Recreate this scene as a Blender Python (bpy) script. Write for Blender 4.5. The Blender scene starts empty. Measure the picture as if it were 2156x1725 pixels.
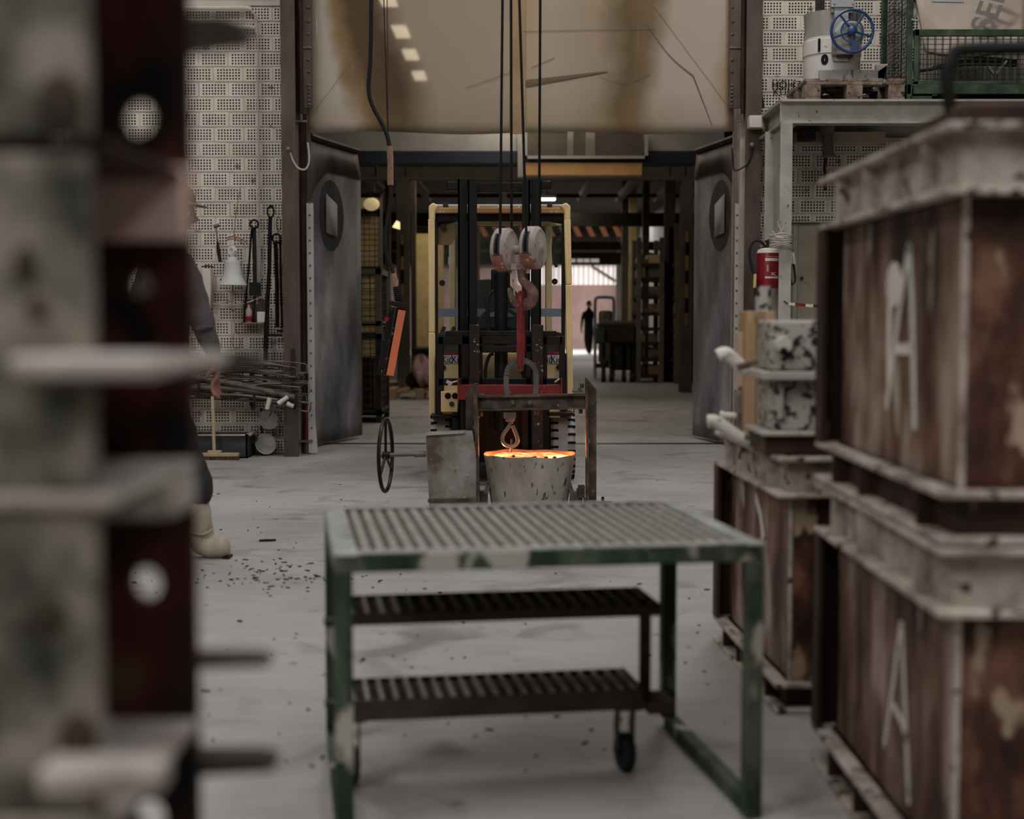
import bpy, bmesh, math, random
from mathutils import Vector, Matrix
random.seed(7)
R = math.radians
SC = bpy.context.scene
COL = SC.collection

# ------------------------------------------------------------------ camera
F = 2156 * 50 / 36.0
CAMH, PITCH = 1.145, math.atan((862.5 - 671) / F)
cd = bpy.data.cameras.new('camera'); cam = bpy.data.objects.new('camera', cd); COL.objects.link(cam)
cd.lens, cd.sensor_width, cd.clip_end = 50, 36, 200
cam.location = (0, 0, CAMH); cam.rotation_euler = (R(90) - PITCH, 0, 0)
cd.dof.use_dof = True; cd.dof.focus_distance = 9.4; cd.dof.aperture_fstop = 2.0
SC.camera = cam
# ------------------------------------------------------------------ colour management, world
SC.view_settings.view_transform = 'Standard'; SC.view_settings.look = 'None'
SC.view_settings.gamma = 1; SC.view_settings.use_curve_mapping = False
SC.view_settings.exposure = -0.48
wd = bpy.data.worlds.new('world'); SC.world = wd; wd.use_nodes = True
wd.node_tree.nodes['Background'].inputs[0].default_value = (.75, .82, .9, 1)
wd.node_tree.nodes['Background'].inputs[1].default_value = .35
SC.cycles.max_bounces = 6; SC.cycles.diffuse_bounces = 3; SC.cycles.glossy_bounces = 2
SC.cycles.transmission_bounces = 3; SC.cycles.transparent_max_bounces = 5
SC.cycles.use_adaptive_sampling = True; SC.cycles.adaptive_threshold = .03; SC.cycles.use_denoising = True
SC.cycles.caustics_reflective = False; SC.cycles.caustics_refractive = False

def area(name, loc, size, power, col=(1, .97, .92), rot=(0, 0, 0)):
    l = bpy.data.lights.new(name, 'AREA'); l.shape = 'RECTANGLE'; l.size, l.size_y = size
    l.energy = power; l.color = col
    o = bpy.data.objects.new(name, l); COL.objects.link(o); o.location = loc; o.rotation_euler = rot
    return o
# daylight falling through the roof lights of the casting hall, plus added front fill
area('roof_and_fill_light', (1.7, 8.6, 6.75), (1.4, 1.4), 300, (.97, .98, 1))
area('roof_and_fill_light', (2.2, 3.6, 6.75), (3.2, 3.4), 80, (.97, .98, 1))
area('roof_and_fill_light', (-3.5, 8.7, 6.75), (2.4, 2.4), 230, (.97, .98, 1))
area('roof_and_fill_light', (-0.6, 0.6, 6.75), (4.0, 2.6), 250, (.97, .98, 1))
area('roof_and_fill_light', (-5.9, -2.5, 6.75), (2.4, 4.0), 560, (.97, .98, 1))  # added fill for camera-facing sides, set wide so the sheet does not mirror it
area('roof_and_fill_light', (5.9, -2.5, 6.75), (2.4, 4.0), 420, (.97, .98, 1))  # second added fill lamp, matching the one on the other side
area('store_lamp_and_fill', (0.3, 14.6, 4.7), (1.6, 1.0), 48, (1, .93, .82))  # added fill that brightens the girder front and screen past the doorway
# lamps of the long store hall behind the doorway
area('store_lamp_and_fill', (0.2, 18.0, 4.6), (1.2, 1.6), 80, (1, .90, .74))
area('store_lamp_and_fill', (-0.6, 24.0, 4.2), (1.2, 1.6), 90, (1, .90, .74))
area('store_lamp_and_fill', (1.0, 36.0, 4.4), (1.2, 1.6), 70, (1, .88, .70))
area('far_yard_glow', (3.2, 49, 4.6), (6, 3), 2000, (1, .95, .92))

# ------------------------------------------------------------------ helpers
def P(px, py, Y):
    """the place that shows at photo pixel (px, py), Y metres into the hall"""
    dx, dy = (px - 1078) / F, (862.5 - py) / F
    c, s = math.cos(PITCH), math.sin(PITCH)
    d = Vector((dx, c + dy * s, -s + dy * c))
    return Vector((0, 0, CAMH)) + d * (Y / d.y)
def X(px, Y): return (px - 1078) * Y / F * 1.0
def Z(py, Y): return P(1078, py, Y).z
def S(r, g, b): 
    f = lambda c: (c / 255 / 12.92) if c <= 10 else ((c / 255 + .055) / 1.055) ** 2.4
    return (f(r), f(g), f(b), 1)

MATS = {}
def M(name, cols, scale=6, rough=.7, metal=0.0, stretch=(1, 1, 1), detail=6, bump=.15, speck=None, speck_scale=30,
      speck_at=.62, spread=.16, coat=0, spec=.3, dist=0.0):
    m = bpy.data.materials.new(name); m.use_nodes = True; MATS[name] = m
    nt = m.node_tree; N = nt.nodes; L = nt.links
    b = N['Principled BSDF']
    b.inputs['Roughness'].default_value = rough; b.inputs['Metallic'].default_value = metal
    b.inputs['Specular IOR Level'].default_value = spec
    if coat: b.inputs['Coat Weight'].default_value = coat
    if len(cols) == 1 and not speck:
        b.inputs['Base Color'].default_value = S(*cols[0]); return m
    tc = N.new('ShaderNodeTexCoord'); oi = N.new('ShaderNodeObjectInfo')
    mul = N.new('ShaderNodeMath'); mul.operation = 'MULTIPLY'; mul.inputs[1].default_value = 37.0
    L.new(oi.outputs['Random'], mul.inputs[0])
    mp = N.new('ShaderNodeMapping'); mp.inputs['Scale'].default_value = stretch
    cmb = N.new('ShaderNodeCombineXYZ')
    for i in range(3): L.new(mul.outputs[0], cmb.inputs[i])
    L.new(tc.outputs['Object'], mp.inputs['Vector']); L.new(cmb.outputs[0], mp.inputs['Location'])
    no = N.new('ShaderNodeTexNoise'); no.inputs['Scale'].default_value = scale; no.inputs['Detail'].default_value = detail
    no.inputs['Roughness'].default_value = .62; no.inputs['Distortion'].default_value = dist
    L.new(mp.outputs[0], no.inputs['Vector'])
    cr = N.new('ShaderNodeValToRGB'); e = cr.color_ramp.elements
    n = len(cols)
    for i, c in enumerate(cols):
        p = .5 - spread + (2 * spread * i / max(1, n - 1))
        if i < 2: e[i].position = p; e[i].color = S(*c)
        else: e.new(p).color = S(*c)
    if n == 1: e[1].color = e[0].color
    L.new(no.outputs['Fac'], cr.inputs[0]); out = cr.outputs[0]
    if speck:
        n2 = N.new('ShaderNodeTexNoise'); n2.inputs['Scale'].default_value = speck_scale; n2.inputs['Detail'].default_value = 4
        L.new(mp.outputs[0], n2.inputs['Vector'])
        r2 = N.new('ShaderNodeValToRGB'); r2.color_ramp.elements[0].position = speck_at; r2.color_ramp.elements[1].position = min(1, speck_at + .05)
        L.new(n2.outputs['Fac'], r2.inputs[0])
        mx = N.new('ShaderNodeMix'); mx.data_type = 'RGBA'; mx.inputs[7].default_value = S(*speck)
        L.new(r2.outputs[0], mx.inputs[0]); L.new(out, mx.inputs[6]); out = mx.outputs[2]
    L.new(out, b.inputs['Base Color'])
    if bump:
        bp = N.new('ShaderNodeBump'); bp.inputs['Strength'].default_value = bump; bp.inputs['Distance'].default_value = .02
        L.new(no.outputs['Fac'], bp.inputs['Height']); L.new(bp.outputs[0], b.inputs['Normal'])
    return m
def emit(name, col, k):
    m = bpy.data.materials.new(name); m.use_nodes = True; MATS[name] = m
    b = m.node_tree.nodes['Principled BSDF']; b.inputs['Base Color'].default_value = S(*col)
    b.inputs['Emission Color'].default_value = S(*col); b.inputs['Emission Strength'].default_value = k
    return m

ORG = {}
class MB:
    def __init__(s): s.v, s.f = [], []
    def add(s, vs, fs):
        n = len(s.v); s.v += [Vector(v) for v in vs]; s.f += [tuple(i + n for i in f) for f in fs]; return s
    def bx(s, x0, x1, y0, y1, z0, z1, M4=None):
        vs = [Vector((x, y, z)) for z in (z0, z1) for y in (y0, y1) for x in (x0, x1)]
        if M4: vs = [M4 @ v for v in vs]
        return s.add(vs, [(0, 2, 3, 1), (4, 5, 7, 6), (0, 1, 5, 4), (2, 6, 7, 3), (0, 4, 6, 2), (1, 3, 7, 5)])
    def box(s, c, d, rot=(0, 0, 0)):
        from mathutils import Euler
        m = Matrix.Translation(Vector(c)) @ Euler(rot).to_matrix().to_4x4()
        return s.bx(-d[0] / 2, d[0] / 2, -d[1] / 2, d[1] / 2, -d[2] / 2, d[2] / 2, m)
    def bar(s, p0, p1, w, h, up=(0, 0, 1)):
        """rectangular bar from p0 to p1, w across, h along up"""
        p0, p1 = Vector(p0), Vector(p1); t = (p1 - p0).normalized(); u = Vector(up)
        a = t.cross(u)
        if a.length < 1e-5: a = t.cross(Vector((0, 1, 0)))
        a.normalize(); b = a.cross(t).normalized()
        vs = [p + a * (sx * w / 2) + b * (sz * h / 2) for p in (p0, p1) for sz in (-1, 1) for sx in (-1, 1)]
        return s.add(vs, [(0, 2, 3, 1), (4, 5, 7, 6), (0, 1, 5, 4), (2, 6, 7, 3), (0, 4, 6, 2), (1, 3, 7, 5)])
    def tube(s, pts, r, n=8, closed=False, caps=True):
        pts = [Vector(p) for p in pts]; k = len(pts)
        rs = r if isinstance(r, (list, tuple)) else [r] * k
        tans = []
        for i in range(k):
            a = pts[(i - 1) % k] if (closed or i > 0) else pts[i]; b = pts[(i + 1) % k] if (closed or i < k - 1) else pts[i]
            tans.append((b - a).normalized())
        u = tans[0].orthogonal().normalized(); vs = []
        for i in range(k):
            u = (u - tans[i] * u.dot(tans[i]))
            u = u.normalized() if u.length > 1e-6 else tans[i].orthogonal().normalized()
            w = tans[i].cross(u)
            for j in range(n):
                a = 2 * math.pi * j / n; vs.append(pts[i] + (u * math.cos(a) + w * math.sin(a)) * rs[i])
        fs = []
        for i in range(k if closed else k - 1):
            for j in range(n):
                a, b = i * n + j, i * n + (j + 1) % n; c, d = ((i + 1) % k) * n + (j + 1) % n, ((i + 1) % k) * n + j
                fs.append((a, b, c, d))
        if caps and not closed: fs += [tuple(reversed(range(n))), tuple((k - 1) * n + j for j in range(n))]
        return s.add(vs, fs)
    def cyl(s, p0, p1, r0, r1=None, n=16): return s.tube([p0, p1], [r0, r0 if r1 is None else r1], n)
    def lathe(s, prof, c=(0, 0, 0), axis=(0, 0, 1), n=28, sx=1, sy=1):
        q = Vector((0, 0, 1)).rotation_difference(Vector(axis).normalized()); c = Vector(c); vs = []; k = len(prof)
        for r, z in prof:
            for j in range(n):
                a = 2 * math.pi * j / n; vs.append(c + q @ Vector((r * math.cos(a) * sx, r * math.sin(a) * sy, z)))
        fs = [(i * n + j, i * n + (j + 1) % n, (i + 1) * n + (j + 1) % n, (i + 1) * n + j) for i in range(k - 1) for j in range(n)]
        if prof[0][0] > 1e-6: fs.append(tuple(reversed(range(n))))
        if prof[-1][0] > 1e-6: fs.append(tuple((k - 1) * n + j for j in range(n)))
        return s.add(vs, fs)
    def prism(s, poly, o, u, v, t):
        """outline in the plane (o; u, v), given thickness t along u x v"""
        o, u, v = Vector(o), Vector(u).normalized(), Vector(v).normalized(); w = u.cross(v)
        a = [o + u * p[0] + v * p[1] for p in poly]; n = len(a)
        return s.add(a + [p + w * t for p in a], [tuple(reversed(range(n))), tuple(range(n, 2 * n))] + [(i, (i + 1) % n, n + (i + 1) % n, n + i) for i in range(n)])
    def sph(s, c, r, n=12, m=8):
        r = r if isinstance(r, (list, tuple)) else (r, r, r); c = Vector(c); vs = [c + Vector((0, 0, -r[2]))]
        for i in range(1, m):
            a = -math.pi / 2 + math.pi * i / m
            for j in range(n):
                b = 2 * math.pi * j / n; vs.append(c + Vector((r[0] * math.cos(a) * math.cos(b), r[1] * math.cos(a) * math.sin(b), r[2] * math.sin(a))))
        vs.append(c + Vector((0, 0, r[2]))); fs = [(0, 1 + (j + 1) % n, 1 + j) for j in range(n)]
        for i in range(m - 2):
            for j in range(n): fs.append((1 + i * n + j, 1 + i * n + (j + 1) % n, 1 + (i + 1) * n + (j + 1) % n, 1 + (i + 1) * n + j))
        t = len(vs) - 1; b0 = 1 + (m - 2) * n
        fs += [(b0 + j, b0 + (j + 1) % n, t) for j in range(n)]
        return s.add(vs, fs)
    def grid(s, fn, nu, nv, t=0.0):
        vs = [Vector(fn(i / nu, j / nv)) for i in range(nu + 1) for j in range(nv + 1)]
        fs = [(i * (nv + 1) + j, (i + 1) * (nv + 1) + j, (i + 1) * (nv + 1) + j + 1, i * (nv + 1) + j + 1) for i in range(nu) for j in range(nv)]
        return s.add(vs, fs)
    def build(s, name, mat, parent=None, bev=0.0, smooth=True, label=None, kind=None, loc=None, solid=0.0, ang=38, sub=0):
        if parent is not None: org = ORG[parent.name]
        elif loc is not None: org = Vector(loc)
        else:
            xs = [v.x for v in s.v]; ys = [v.y for v in s.v]; zs = [v.z for v in s.v]
            org = Vector(((min(xs) + max(xs)) / 2, (min(ys) + max(ys)) / 2, min(zs)))
        me = bpy.data.meshes.new(name); me.from_pydata([tuple(v - org) for v in s.v], [], s.f); me.validate(); me.update()
        bm = bmesh.new(); bm.from_mesh(me); bmesh.ops.recalc_face_normals(bm, faces=bm.faces); bm.to_mesh(me); bm.free()
        if smooth:
            me.polygons.foreach_set('use_smooth', [True] * len(me.polygons)); me.set_sharp_from_angle(angle=R(ang))
        me.materials.append(MATS[mat] if isinstance(mat, str) else mat)
        o = bpy.data.objects.new(name, me); COL.objects.link(o)
        if parent is not None: o.parent = parent
        else: o.location = org
        ORG[o.name] = org
        if solid:
            md = o.modifiers.new('solid', 'SOLIDIFY'); md.thickness = solid; md.offset = 0
        if bev:
            md = o.modifiers.new('bevel', 'BEVEL'); md.width = bev; md.segments = 2; md.limit_method = 'ANGLE'; md.angle_limit = R(40)
        if sub:
            md = o.modifiers.new('sub', 'SUBSURF'); md.levels = md.render_levels = sub
        if label: o['label'] = label
        if kind: o['kind'] = kind
        return o
def tag(o, label, cat, group=None):
    o['label'] = label; o['category'] = cat
    if group: o['group'] = group
    return o
def thing(name, label, cat, loc, group=None):
    o = bpy.data.objects.new(name, None); COL.objects.link(o); o.location = loc; o.empty_display_size = .05
    ORG[o.name] = Vector(loc)
    return tag(o, label, cat, group)
def struct(name, mb, mat, **k):
    o = mb.build(name, mat, **k); o['kind'] = 'structure'; return o
def dup(root, loc=None, rotz=None, label=None):
    def cp(o, par):
        c = o.copy(); COL.objects.link(c)
        if par: c.parent = par
        for ch in list(o.children): cp(ch, c)
        return c
    r = cp(root, None)
    if loc is not None: r.location = loc
    if rotz is not None: r.rotation_euler = (0, 0, rotz)
    if label: r['label'] = label
    return r
def text(name, body, mat, parent, loc, size, rot=(R(90), 0, 0), ext=.0006, align="CENTER", sx=1.0, bold=0.0):
    c = bpy.data.curves.new(name, 'FONT'); c.body = body; c.size = size; c.extrude = ext; c.offset = bold; c.align_x = align; c.align_y = 'CENTER'
    q = bpy.data.objects.new(name, c); COL.objects.link(q); bpy.context.view_layer.update()
    me = bpy.data.meshes.new_from_object(q.evaluated_get(bpy.context.evaluated_depsgraph_get())); bpy.data.objects.remove(q)
    me.materials.clear(); me.materials.append(MATS[mat]); o = bpy.data.objects.new(name, me); COL.objects.link(o)
    o.parent = parent; o.location = Vector(loc) - ORG[parent.name]; o.rotation_euler = rot; o.scale = (sx, 1, 1)
    return o
def crv(pts, n=8):
    """smooth line through the points"""
    pts = [Vector(p) for p in pts]; out = []
    for i in range(len(pts) - 1):
        a, b, c, d = pts[max(0, i - 1)], pts[i], pts[i + 1], pts[min(len(pts) - 1, i + 2)]
        for j in range(n):
            t = j / n; out.append(.5 * ((2 * b) + (c - a) * t + (2 * a - 5 * b + 4 * c - d) * t * t + (3 * b - a - 3 * c + d) * t ** 3))
    out.append(pts[-1]); return out
def arc(c, r, a0, a1, u, v, n=16):
    c, u, v = Vector(c), Vector(u), Vector(v)
    return [c + u * (r * math.cos(a0 + (a1 - a0) * i / n)) + v * (r * math.sin(a0 + (a1 - a0) * i / n)) for i in range(n + 1)]
UX, UY, UZ = Vector((1, 0, 0)), Vector((0, 1, 0)), Vector((0, 0, 1))

# ------------------------------------------------------------------ materials
M('brick_paint', [(202, 193, 178), (226, 218, 205)], 3, .75, bump=.1, speck=(150, 136, 114), speck_scale=9, speck_at=.66)
M('mortar', [(172, 162, 146), (202, 192, 176)], 8, .85)
M('plaster', [(196, 188, 176), (212, 205, 194)], 2, .8)
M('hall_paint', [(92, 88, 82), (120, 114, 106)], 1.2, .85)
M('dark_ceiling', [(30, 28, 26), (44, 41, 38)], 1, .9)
M('rust_post', [(64, 53, 46), (86, 73, 65), (100, 86, 78)], 4, .62, stretch=(1, 1, .35), speck=(150, 140, 130), speck_scale=45, speck_at=.74)
M('rust_dark', [(26, 18, 15), (52, 34, 27), (74, 50, 40)], 5, .65, stretch=(1, 1, .3), speck=(128, 104, 88), speck_scale=16, speck_at=.66)
M('rust_box', [(34, 22, 17), (84, 57, 45), (118, 92, 78), (160, 142, 130)], 8, .62, stretch=(1, 1, .28), speck=(170, 154, 140), speck_scale=11, speck_at=.64, bump=.3, spread=.14)
M('rust_front', [(30, 18, 13), (72, 42, 30), (122, 86, 68)], 7, .62, stretch=(1, 1, .6), speck=(164, 142, 120), speck_scale=9, speck_at=.6, bump=.3, spread=.14)
M('dust_flange', [(112, 98, 88), (172, 159, 148), (200, 189, 179)], 9, .8, speck=(58, 42, 35), speck_scale=18, speck_at=.6)
M('white_paint', [(196, 188, 176), (222, 214, 204)], 10, .7, spread=.2)
M('white_mark', [(214, 208, 198)], 4, .7, speck=(150, 140, 128), speck_scale=60, speck_at=.62)
M('grey_steel', [(150, 146, 136), (180, 176, 166)], 4, .6, speck=(84, 78, 70), speck_scale=22, speck_at=.68)
M('dark_steel', [(34, 32, 30), (58, 54, 50)], 8, .5, metal=.3)
M('black_steel', [(9, 9, 9), (18, 18, 17)], 10, .45, spec=.25)
M('black_rubber', [(16, 16, 16), (28, 27, 26)], 9, .65)
M('dark_hole', [(5, 5, 5)], rough=.9)
M('scuffed_black', [(18, 17, 17), (30, 28, 27)], 10, .5, speck=(150, 146, 142), speck_scale=30, speck_at=.63)
M('green_steel', [(34, 50, 36), (54, 70, 52), (78, 86, 72)], 9, .6, speck=(110, 110, 100), speck_scale=20, speck_at=.72)
M('green_wire', [(26, 36, 28), (40, 50, 40)], 9, .6)
M('step_green', [(18, 30, 20), (38, 54, 38), (84, 90, 76)], 7, .6, stretch=(1, 1, .5), speck=(160, 154, 144), speck_scale=9, speck_at=.6)
M('step_pale', [(128, 128, 122), (164, 164, 158)], 6, .6, speck=(84, 92, 80), speck_scale=14, speck_at=.62)
M('grating_dusty', [(124, 117, 110), (152, 145, 138)], 14, .75)
M('grating_dark', [(150, 147, 136), (176, 172, 162)], 14, .7)
M('pan_dark', [(34, 26, 22), (58, 44, 38)], 9, .8)
M('pan_black', [(46, 38, 32), (70, 58, 48)], 9, .8)
M('door_rubber', [(76, 75, 78), (110, 109, 113), (138, 136, 139), (172, 170, 170)], 1.6, .55, detail=8, stretch=(1, 1, .45), speck=(150, 148, 150), speck_scale=5, speck_at=.69, spec=.4)
M('door_pale', [(172, 169, 164), (196, 193, 188)], 2, .6)
M('cream_paint', [(216, 190, 138), (232, 208, 156)], 3, .42, speck=(90, 66, 40), speck_scale=60, speck_at=.72, spec=.5)
M('amber_paint', [(168, 128, 80), (184, 144, 94)], 3, .45)
M('yellow_dull', [(150, 122, 70), (178, 148, 92)], 2, .6)
M('red_paint', [(84, 22, 28), (112, 34, 38)], 9, .5, speck=(170, 120, 112), speck_scale=40, speck_at=.7)
M('red_link', [(108, 26, 28), (140, 44, 42)], 12, .4, speck=(190, 150, 140), speck_scale=50, speck_at=.68, spec=.5)
M('red_gloss', [(112, 18, 26), (130, 27, 34)], 5, .35, spec=.5)
M('block_dust', [(150, 138, 128), (176, 162, 152)], 10, .75, speck=(140, 90, 78), speck_scale=18, speck_at=.62)
M('block_copper', [(132, 84, 72), (164, 112, 98)], 14, .7, speck=(190, 168, 156), speck_scale=30, speck_at=.62)
M('hook_rust', [(96, 68, 56), (136, 104, 90)], 18, .7, speck=(160, 130, 110), speck_scale=40, speck_at=.64)
M('slot_blue', [(40, 46, 60), (74, 76, 84)], 20, .6)
M('ladle_shell', [(130, 122, 112), (162, 154, 144), (184, 177, 168)], 7, .8, stretch=(1, 1, .4), speck=(84, 75, 67), speck_scale=44, speck_at=.61, spread=.2)
M('ladle_lining', [(90, 60, 44), (150, 100, 70)], 12, .9)
M('gear_plate', [(92, 76, 64), (128, 122, 112), (152, 150, 142)], 5, .55, speck=(186, 182, 174), speck_scale=38, speck_at=.68, spread=.13)
M('beam_brown', [(44, 34, 28), (78, 64, 54), (110, 96, 84)], 9, .65, speck=(150, 136, 122), speck_scale=30, speck_at=.68)
M('bronze_grey', [(96, 92, 84), (120, 114, 106)], 9, .45, metal=.4)
M('orange_plastic', [(190, 122, 92)], rough=.5)
M('rope_tan', [(128, 96, 80), (160, 126, 106)], 60, .9)
M('pale_wire', [(180, 172, 160)], rough=.7)
M('wood_pale', [(150, 118, 86), (178, 144, 110)], 5, .7, stretch=(1, 1, .12))
M('wood_dirty', [(84, 70, 58), (120, 104, 90), (150, 136, 124)], 9, .85, speck=(50, 40, 34), speck_scale=22, speck_at=.62)
M('broom_wood', [(168, 146, 120), (190, 170, 146)], 8, .7, stretch=(1, 1, .1))
M('bristle', [(70, 48, 34), (110, 80, 58)], 60, .9, stretch=(1, 1, .2))
M('plaster_spots', [(150, 144, 134), (176, 170, 160)], 5, .75, speck=(32, 32, 29), speck_scale=38, speck_at=.54)
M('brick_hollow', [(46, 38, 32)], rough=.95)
M('edge_pale', [(120, 106, 96), (146, 132, 122)], 5, .6)
M('ladle_inner', [(70, 68, 66), (104, 102, 99)], 9, .6)
M('bell_white', [(190, 190, 186), (206, 206, 202)], 9, .5)
M('ladle_white', [(160, 160, 156), (186, 184, 180)], 14, .6, speck=(60, 56, 52), speck_scale=40, speck_at=.68)
M('rod_grey', [(64, 56, 48), (112, 100, 88)], 14, .6)
M('rod_brown', [(58, 44, 34), (96, 78, 62)], 14, .65)
M('trough', [(46, 46, 48), (74, 74, 76)], 7, .55, metal=.2, stretch=(.4, 1, 1))
M('mesh_dark', [(50, 44, 36), (72, 64, 52)], 9, .7)
M('mesh_cream', [(200, 172, 116), (224, 198, 142)], 5, .6)
M('navy', [(26, 32, 44), (38, 44, 56)], 3, .6)
M('girder_grey', [(132, 128, 124), (150, 146, 142)], 2, .6)
M('store_beam', [(96, 88, 78), (120, 110, 98)], 2, .7)
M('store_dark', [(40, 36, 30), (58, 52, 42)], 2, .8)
M('joist', [(128, 112, 84), (150, 132, 100)], 2, .7)
M('cardboard', [(176, 160, 146), (190, 176, 162)], 3, .8)
M('grey_print', [(120, 112, 106)], rough=.8)
M('paper', [(170, 168, 170)], rough=.8)
M('blue_paint', [(18, 50, 92), (30, 66, 110)], 9, .4, spec=.5)
M('drum_white', [(186, 182, 176), (206, 202, 196)], 5, .55, speck=(120, 110, 100), speck_scale=16, speck_at=.68)
M('drum_grey', [(128, 124, 118), (160, 156, 150)], 6, .6, stretch=(1, 1, .3), speck=(90, 76, 66), speck_scale=14, speck_at=.62)
M('galv', [(150, 152, 150), (172, 174, 172)], 8, .45, metal=.3)
M('cabinet_cream', [(150, 138, 118), (170, 158, 138)], 3, .6, speck=(90, 80, 66), speck_scale=30, speck_at=.7)
M('beige_plastic', [(206, 178, 120)], rough=.5)
M('jacket', [(66, 58, 60), (88, 79, 80)], 9, .85, bump=.2)
M('trouser', [(30, 30, 32), (46, 46, 48)], 9, .85, bump=.25)
M('gaiter', [(150, 138, 122), (178, 166, 150)], 7, .8, bump=.3, speck=(120, 104, 88), speck_scale=14, speck_at=.64)
M('skin', [(120, 80, 68), (140, 98, 84)], 20, .55)
M('cap_brown', [(104, 78, 64), (128, 98, 82)], 9, .7)
M('hair', [(70, 54, 44), (100, 82, 70)], 40, .8)
M('dark_cloth', [(16, 17, 20), (26, 27, 31)], 9, .85)
M('rag_pink', [(150, 110, 108), (190, 160, 156)], 6, .9)
M('chip', [(20, 18, 17), (46, 40, 36)], 20, .8)
M('left_grey', [(28, 31, 27), (96, 93, 82), (146, 137, 124), (168, 156, 144)], 7, .7, speck=(18, 20, 18), speck_scale=7, speck_at=.6)
M('left_red', [(16, 10, 9), (42, 22, 17), (70, 24, 20), (80, 62, 48)], 6, .6, speck=(12, 9, 7), speck_scale=8, speck_at=.58)
M('left_dust', [(140, 126, 117), (178, 168, 160), (196, 187, 180)], 6, .8)
M('left_tab', [(40, 36, 32), (84, 76, 68)], 8, .7)
M('left_redpaint', [(206, 172, 160), (218, 188, 176)], 6, .7)
emit('lamp_white', (255, 236, 200), 22)
emit('lamp_store', (255, 244, 214), 7)
emit('lamp_spot', (255, 226, 170), 1.6)
emit('window_far', (236, 226, 222), 1.0)
emit('window_strip', (230, 222, 210), .5)
emit('roof_orange', (170, 108, 78), .36)
emit('lit_patch_glow', (236, 210, 156), .42)  # glow for the lit patch on the mesh screen
M('tar_mark', [(58, 58, 60), (78, 77, 79)], 6, .6)
# ================================================================== SETTING
def floor_mat():
    m = bpy.data.materials.new('concrete'); m.use_nodes = True; MATS['concrete'] = m
    nt = m.node_tree; N = nt.nodes; L = nt.links; b = N['Principled BSDF']; b.inputs['Roughness'].default_value = .72
    b.inputs['Specular IOR Level'].default_value = .28
    tc = N.new('ShaderNodeTexCoord')
    def noise(sc, st, det=6, dist=0):
        mp = N.new('ShaderNodeMapping'); mp.inputs['Scale'].default_value = st; L.new(tc.outputs['Object'], mp.inputs[0])
        n = N.new('ShaderNodeTexNoise'); n.inputs['Scale'].default_value = sc; n.inputs['Detail'].default_value = det
        n.inputs['Distortion'].default_value = dist; L.new(mp.outputs[0], n.inputs['Vector']); return n.outputs['Fac']
    def ramp(src, stops):
        r = N.new('ShaderNodeValToRGB'); e = r.color_ramp.elements
        for i, (p, c) in enumerate(stops):
            if i < 2: e[i].position = p; e[i].color = c
            else: e.new(p).color = c
        L.new(src, r.inputs[0]); return r.outputs[0]
    def mix(f, a, c, mode='MIX'):
        x = N.new('ShaderNodeMix'); x.data_type = 'RGBA'; x.blend_type = mode
        if isinstance(f, float): x.inputs[0].default_value = f
        else: L.new(f, x.inputs[0])
        for i, q in ((6, a), (7, c)):
            if isinstance(q, tuple): x.inputs[i].default_value = q
            else: L.new(q, x.inputs[i])
        return x.outputs[2]
    W = lambda v: (v, v, v, 1)
    base = ramp(noise(.9, (1, .6, 1), 8, .4), [(.3, S(138, 135, 131)), (.5, S(156, 152, 147)), (.7, S(168, 164, 160))])
    streak = ramp(noise(3.5, (.5, 2.2, 1), 7, 1.6), [(.36, W(.85)), (.55, W(1)), (.7, W(1.05))])
    col = mix(.55, base, streak, 'MULTIPLY')
    smear = ramp(noise(.55, (1, 1.4, 1), 5, 2.5), [(.5, W(0)), (.9, W(.25))])
    col = mix(smear, col, S(120, 118, 118))
    fleck = ramp(noise(16, (1, 1.0, 1), 5, .4), [(.67, W(0)), (.72, W(.75))])
    col = mix(fleck, col, S(84, 80, 76))
    # dark noise patches, denser toward the camera, round the flasks and the step table
    sx = N.new('ShaderNodeSeparateXYZ'); L.new(tc.outputs['Object'], sx.inputs[0])
    mr = N.new('ShaderNodeMapRange'); mr.inputs[1].default_value = 4.7; mr.inputs[2].default_value = 2.9; L.new(sx.outputs[1], mr.inputs[0])
    spot = ramp(noise(2.6, (1, 1, 1), 7, .8), [(.56, W(0)), (.7, W(.6))])
    mm = N.new('ShaderNodeMath'); mm.operation = 'MULTIPLY'; L.new(spot, mm.inputs[0]); L.new(mr.outputs[0], mm.inputs[1])
    col = mix(mm.outputs[0], col, S(96, 88, 86))
    L.new(col, b.inputs['Base Color'])
    bp = N.new('ShaderNodeBump'); bp.inputs['Strength'].default_value = .25; bp.inputs['Distance'].default_value = .01
    L.new(noise(9, (1, 1, 1), 8), bp.inputs['Height']); L.new(bp.outputs[0], b.inputs['Normal'])
floor_mat()
struct('floor', MB().bx(-9, 8.5, -9, 58, -.2, 0), 'concrete')
WY = 12.07
# ---- shell of the casting hall
struct('wall_west', MB().bx(-9.2, -9, -9, 12.4, 0, 7), 'hall_paint')
struct('wall_east', MB().bx(8.5, 8.7, -9, 12.4, 0, 7), 'hall_paint')
struct('wall_south', MB().bx(-9.2, 8.7, -9.2, -9, 0, 7), 'hall_paint')
struct('ceiling', MB().bx(-9.2, 8.7, -9.2, 12.6, 7, 7.2), 'dark_ceiling')

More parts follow.
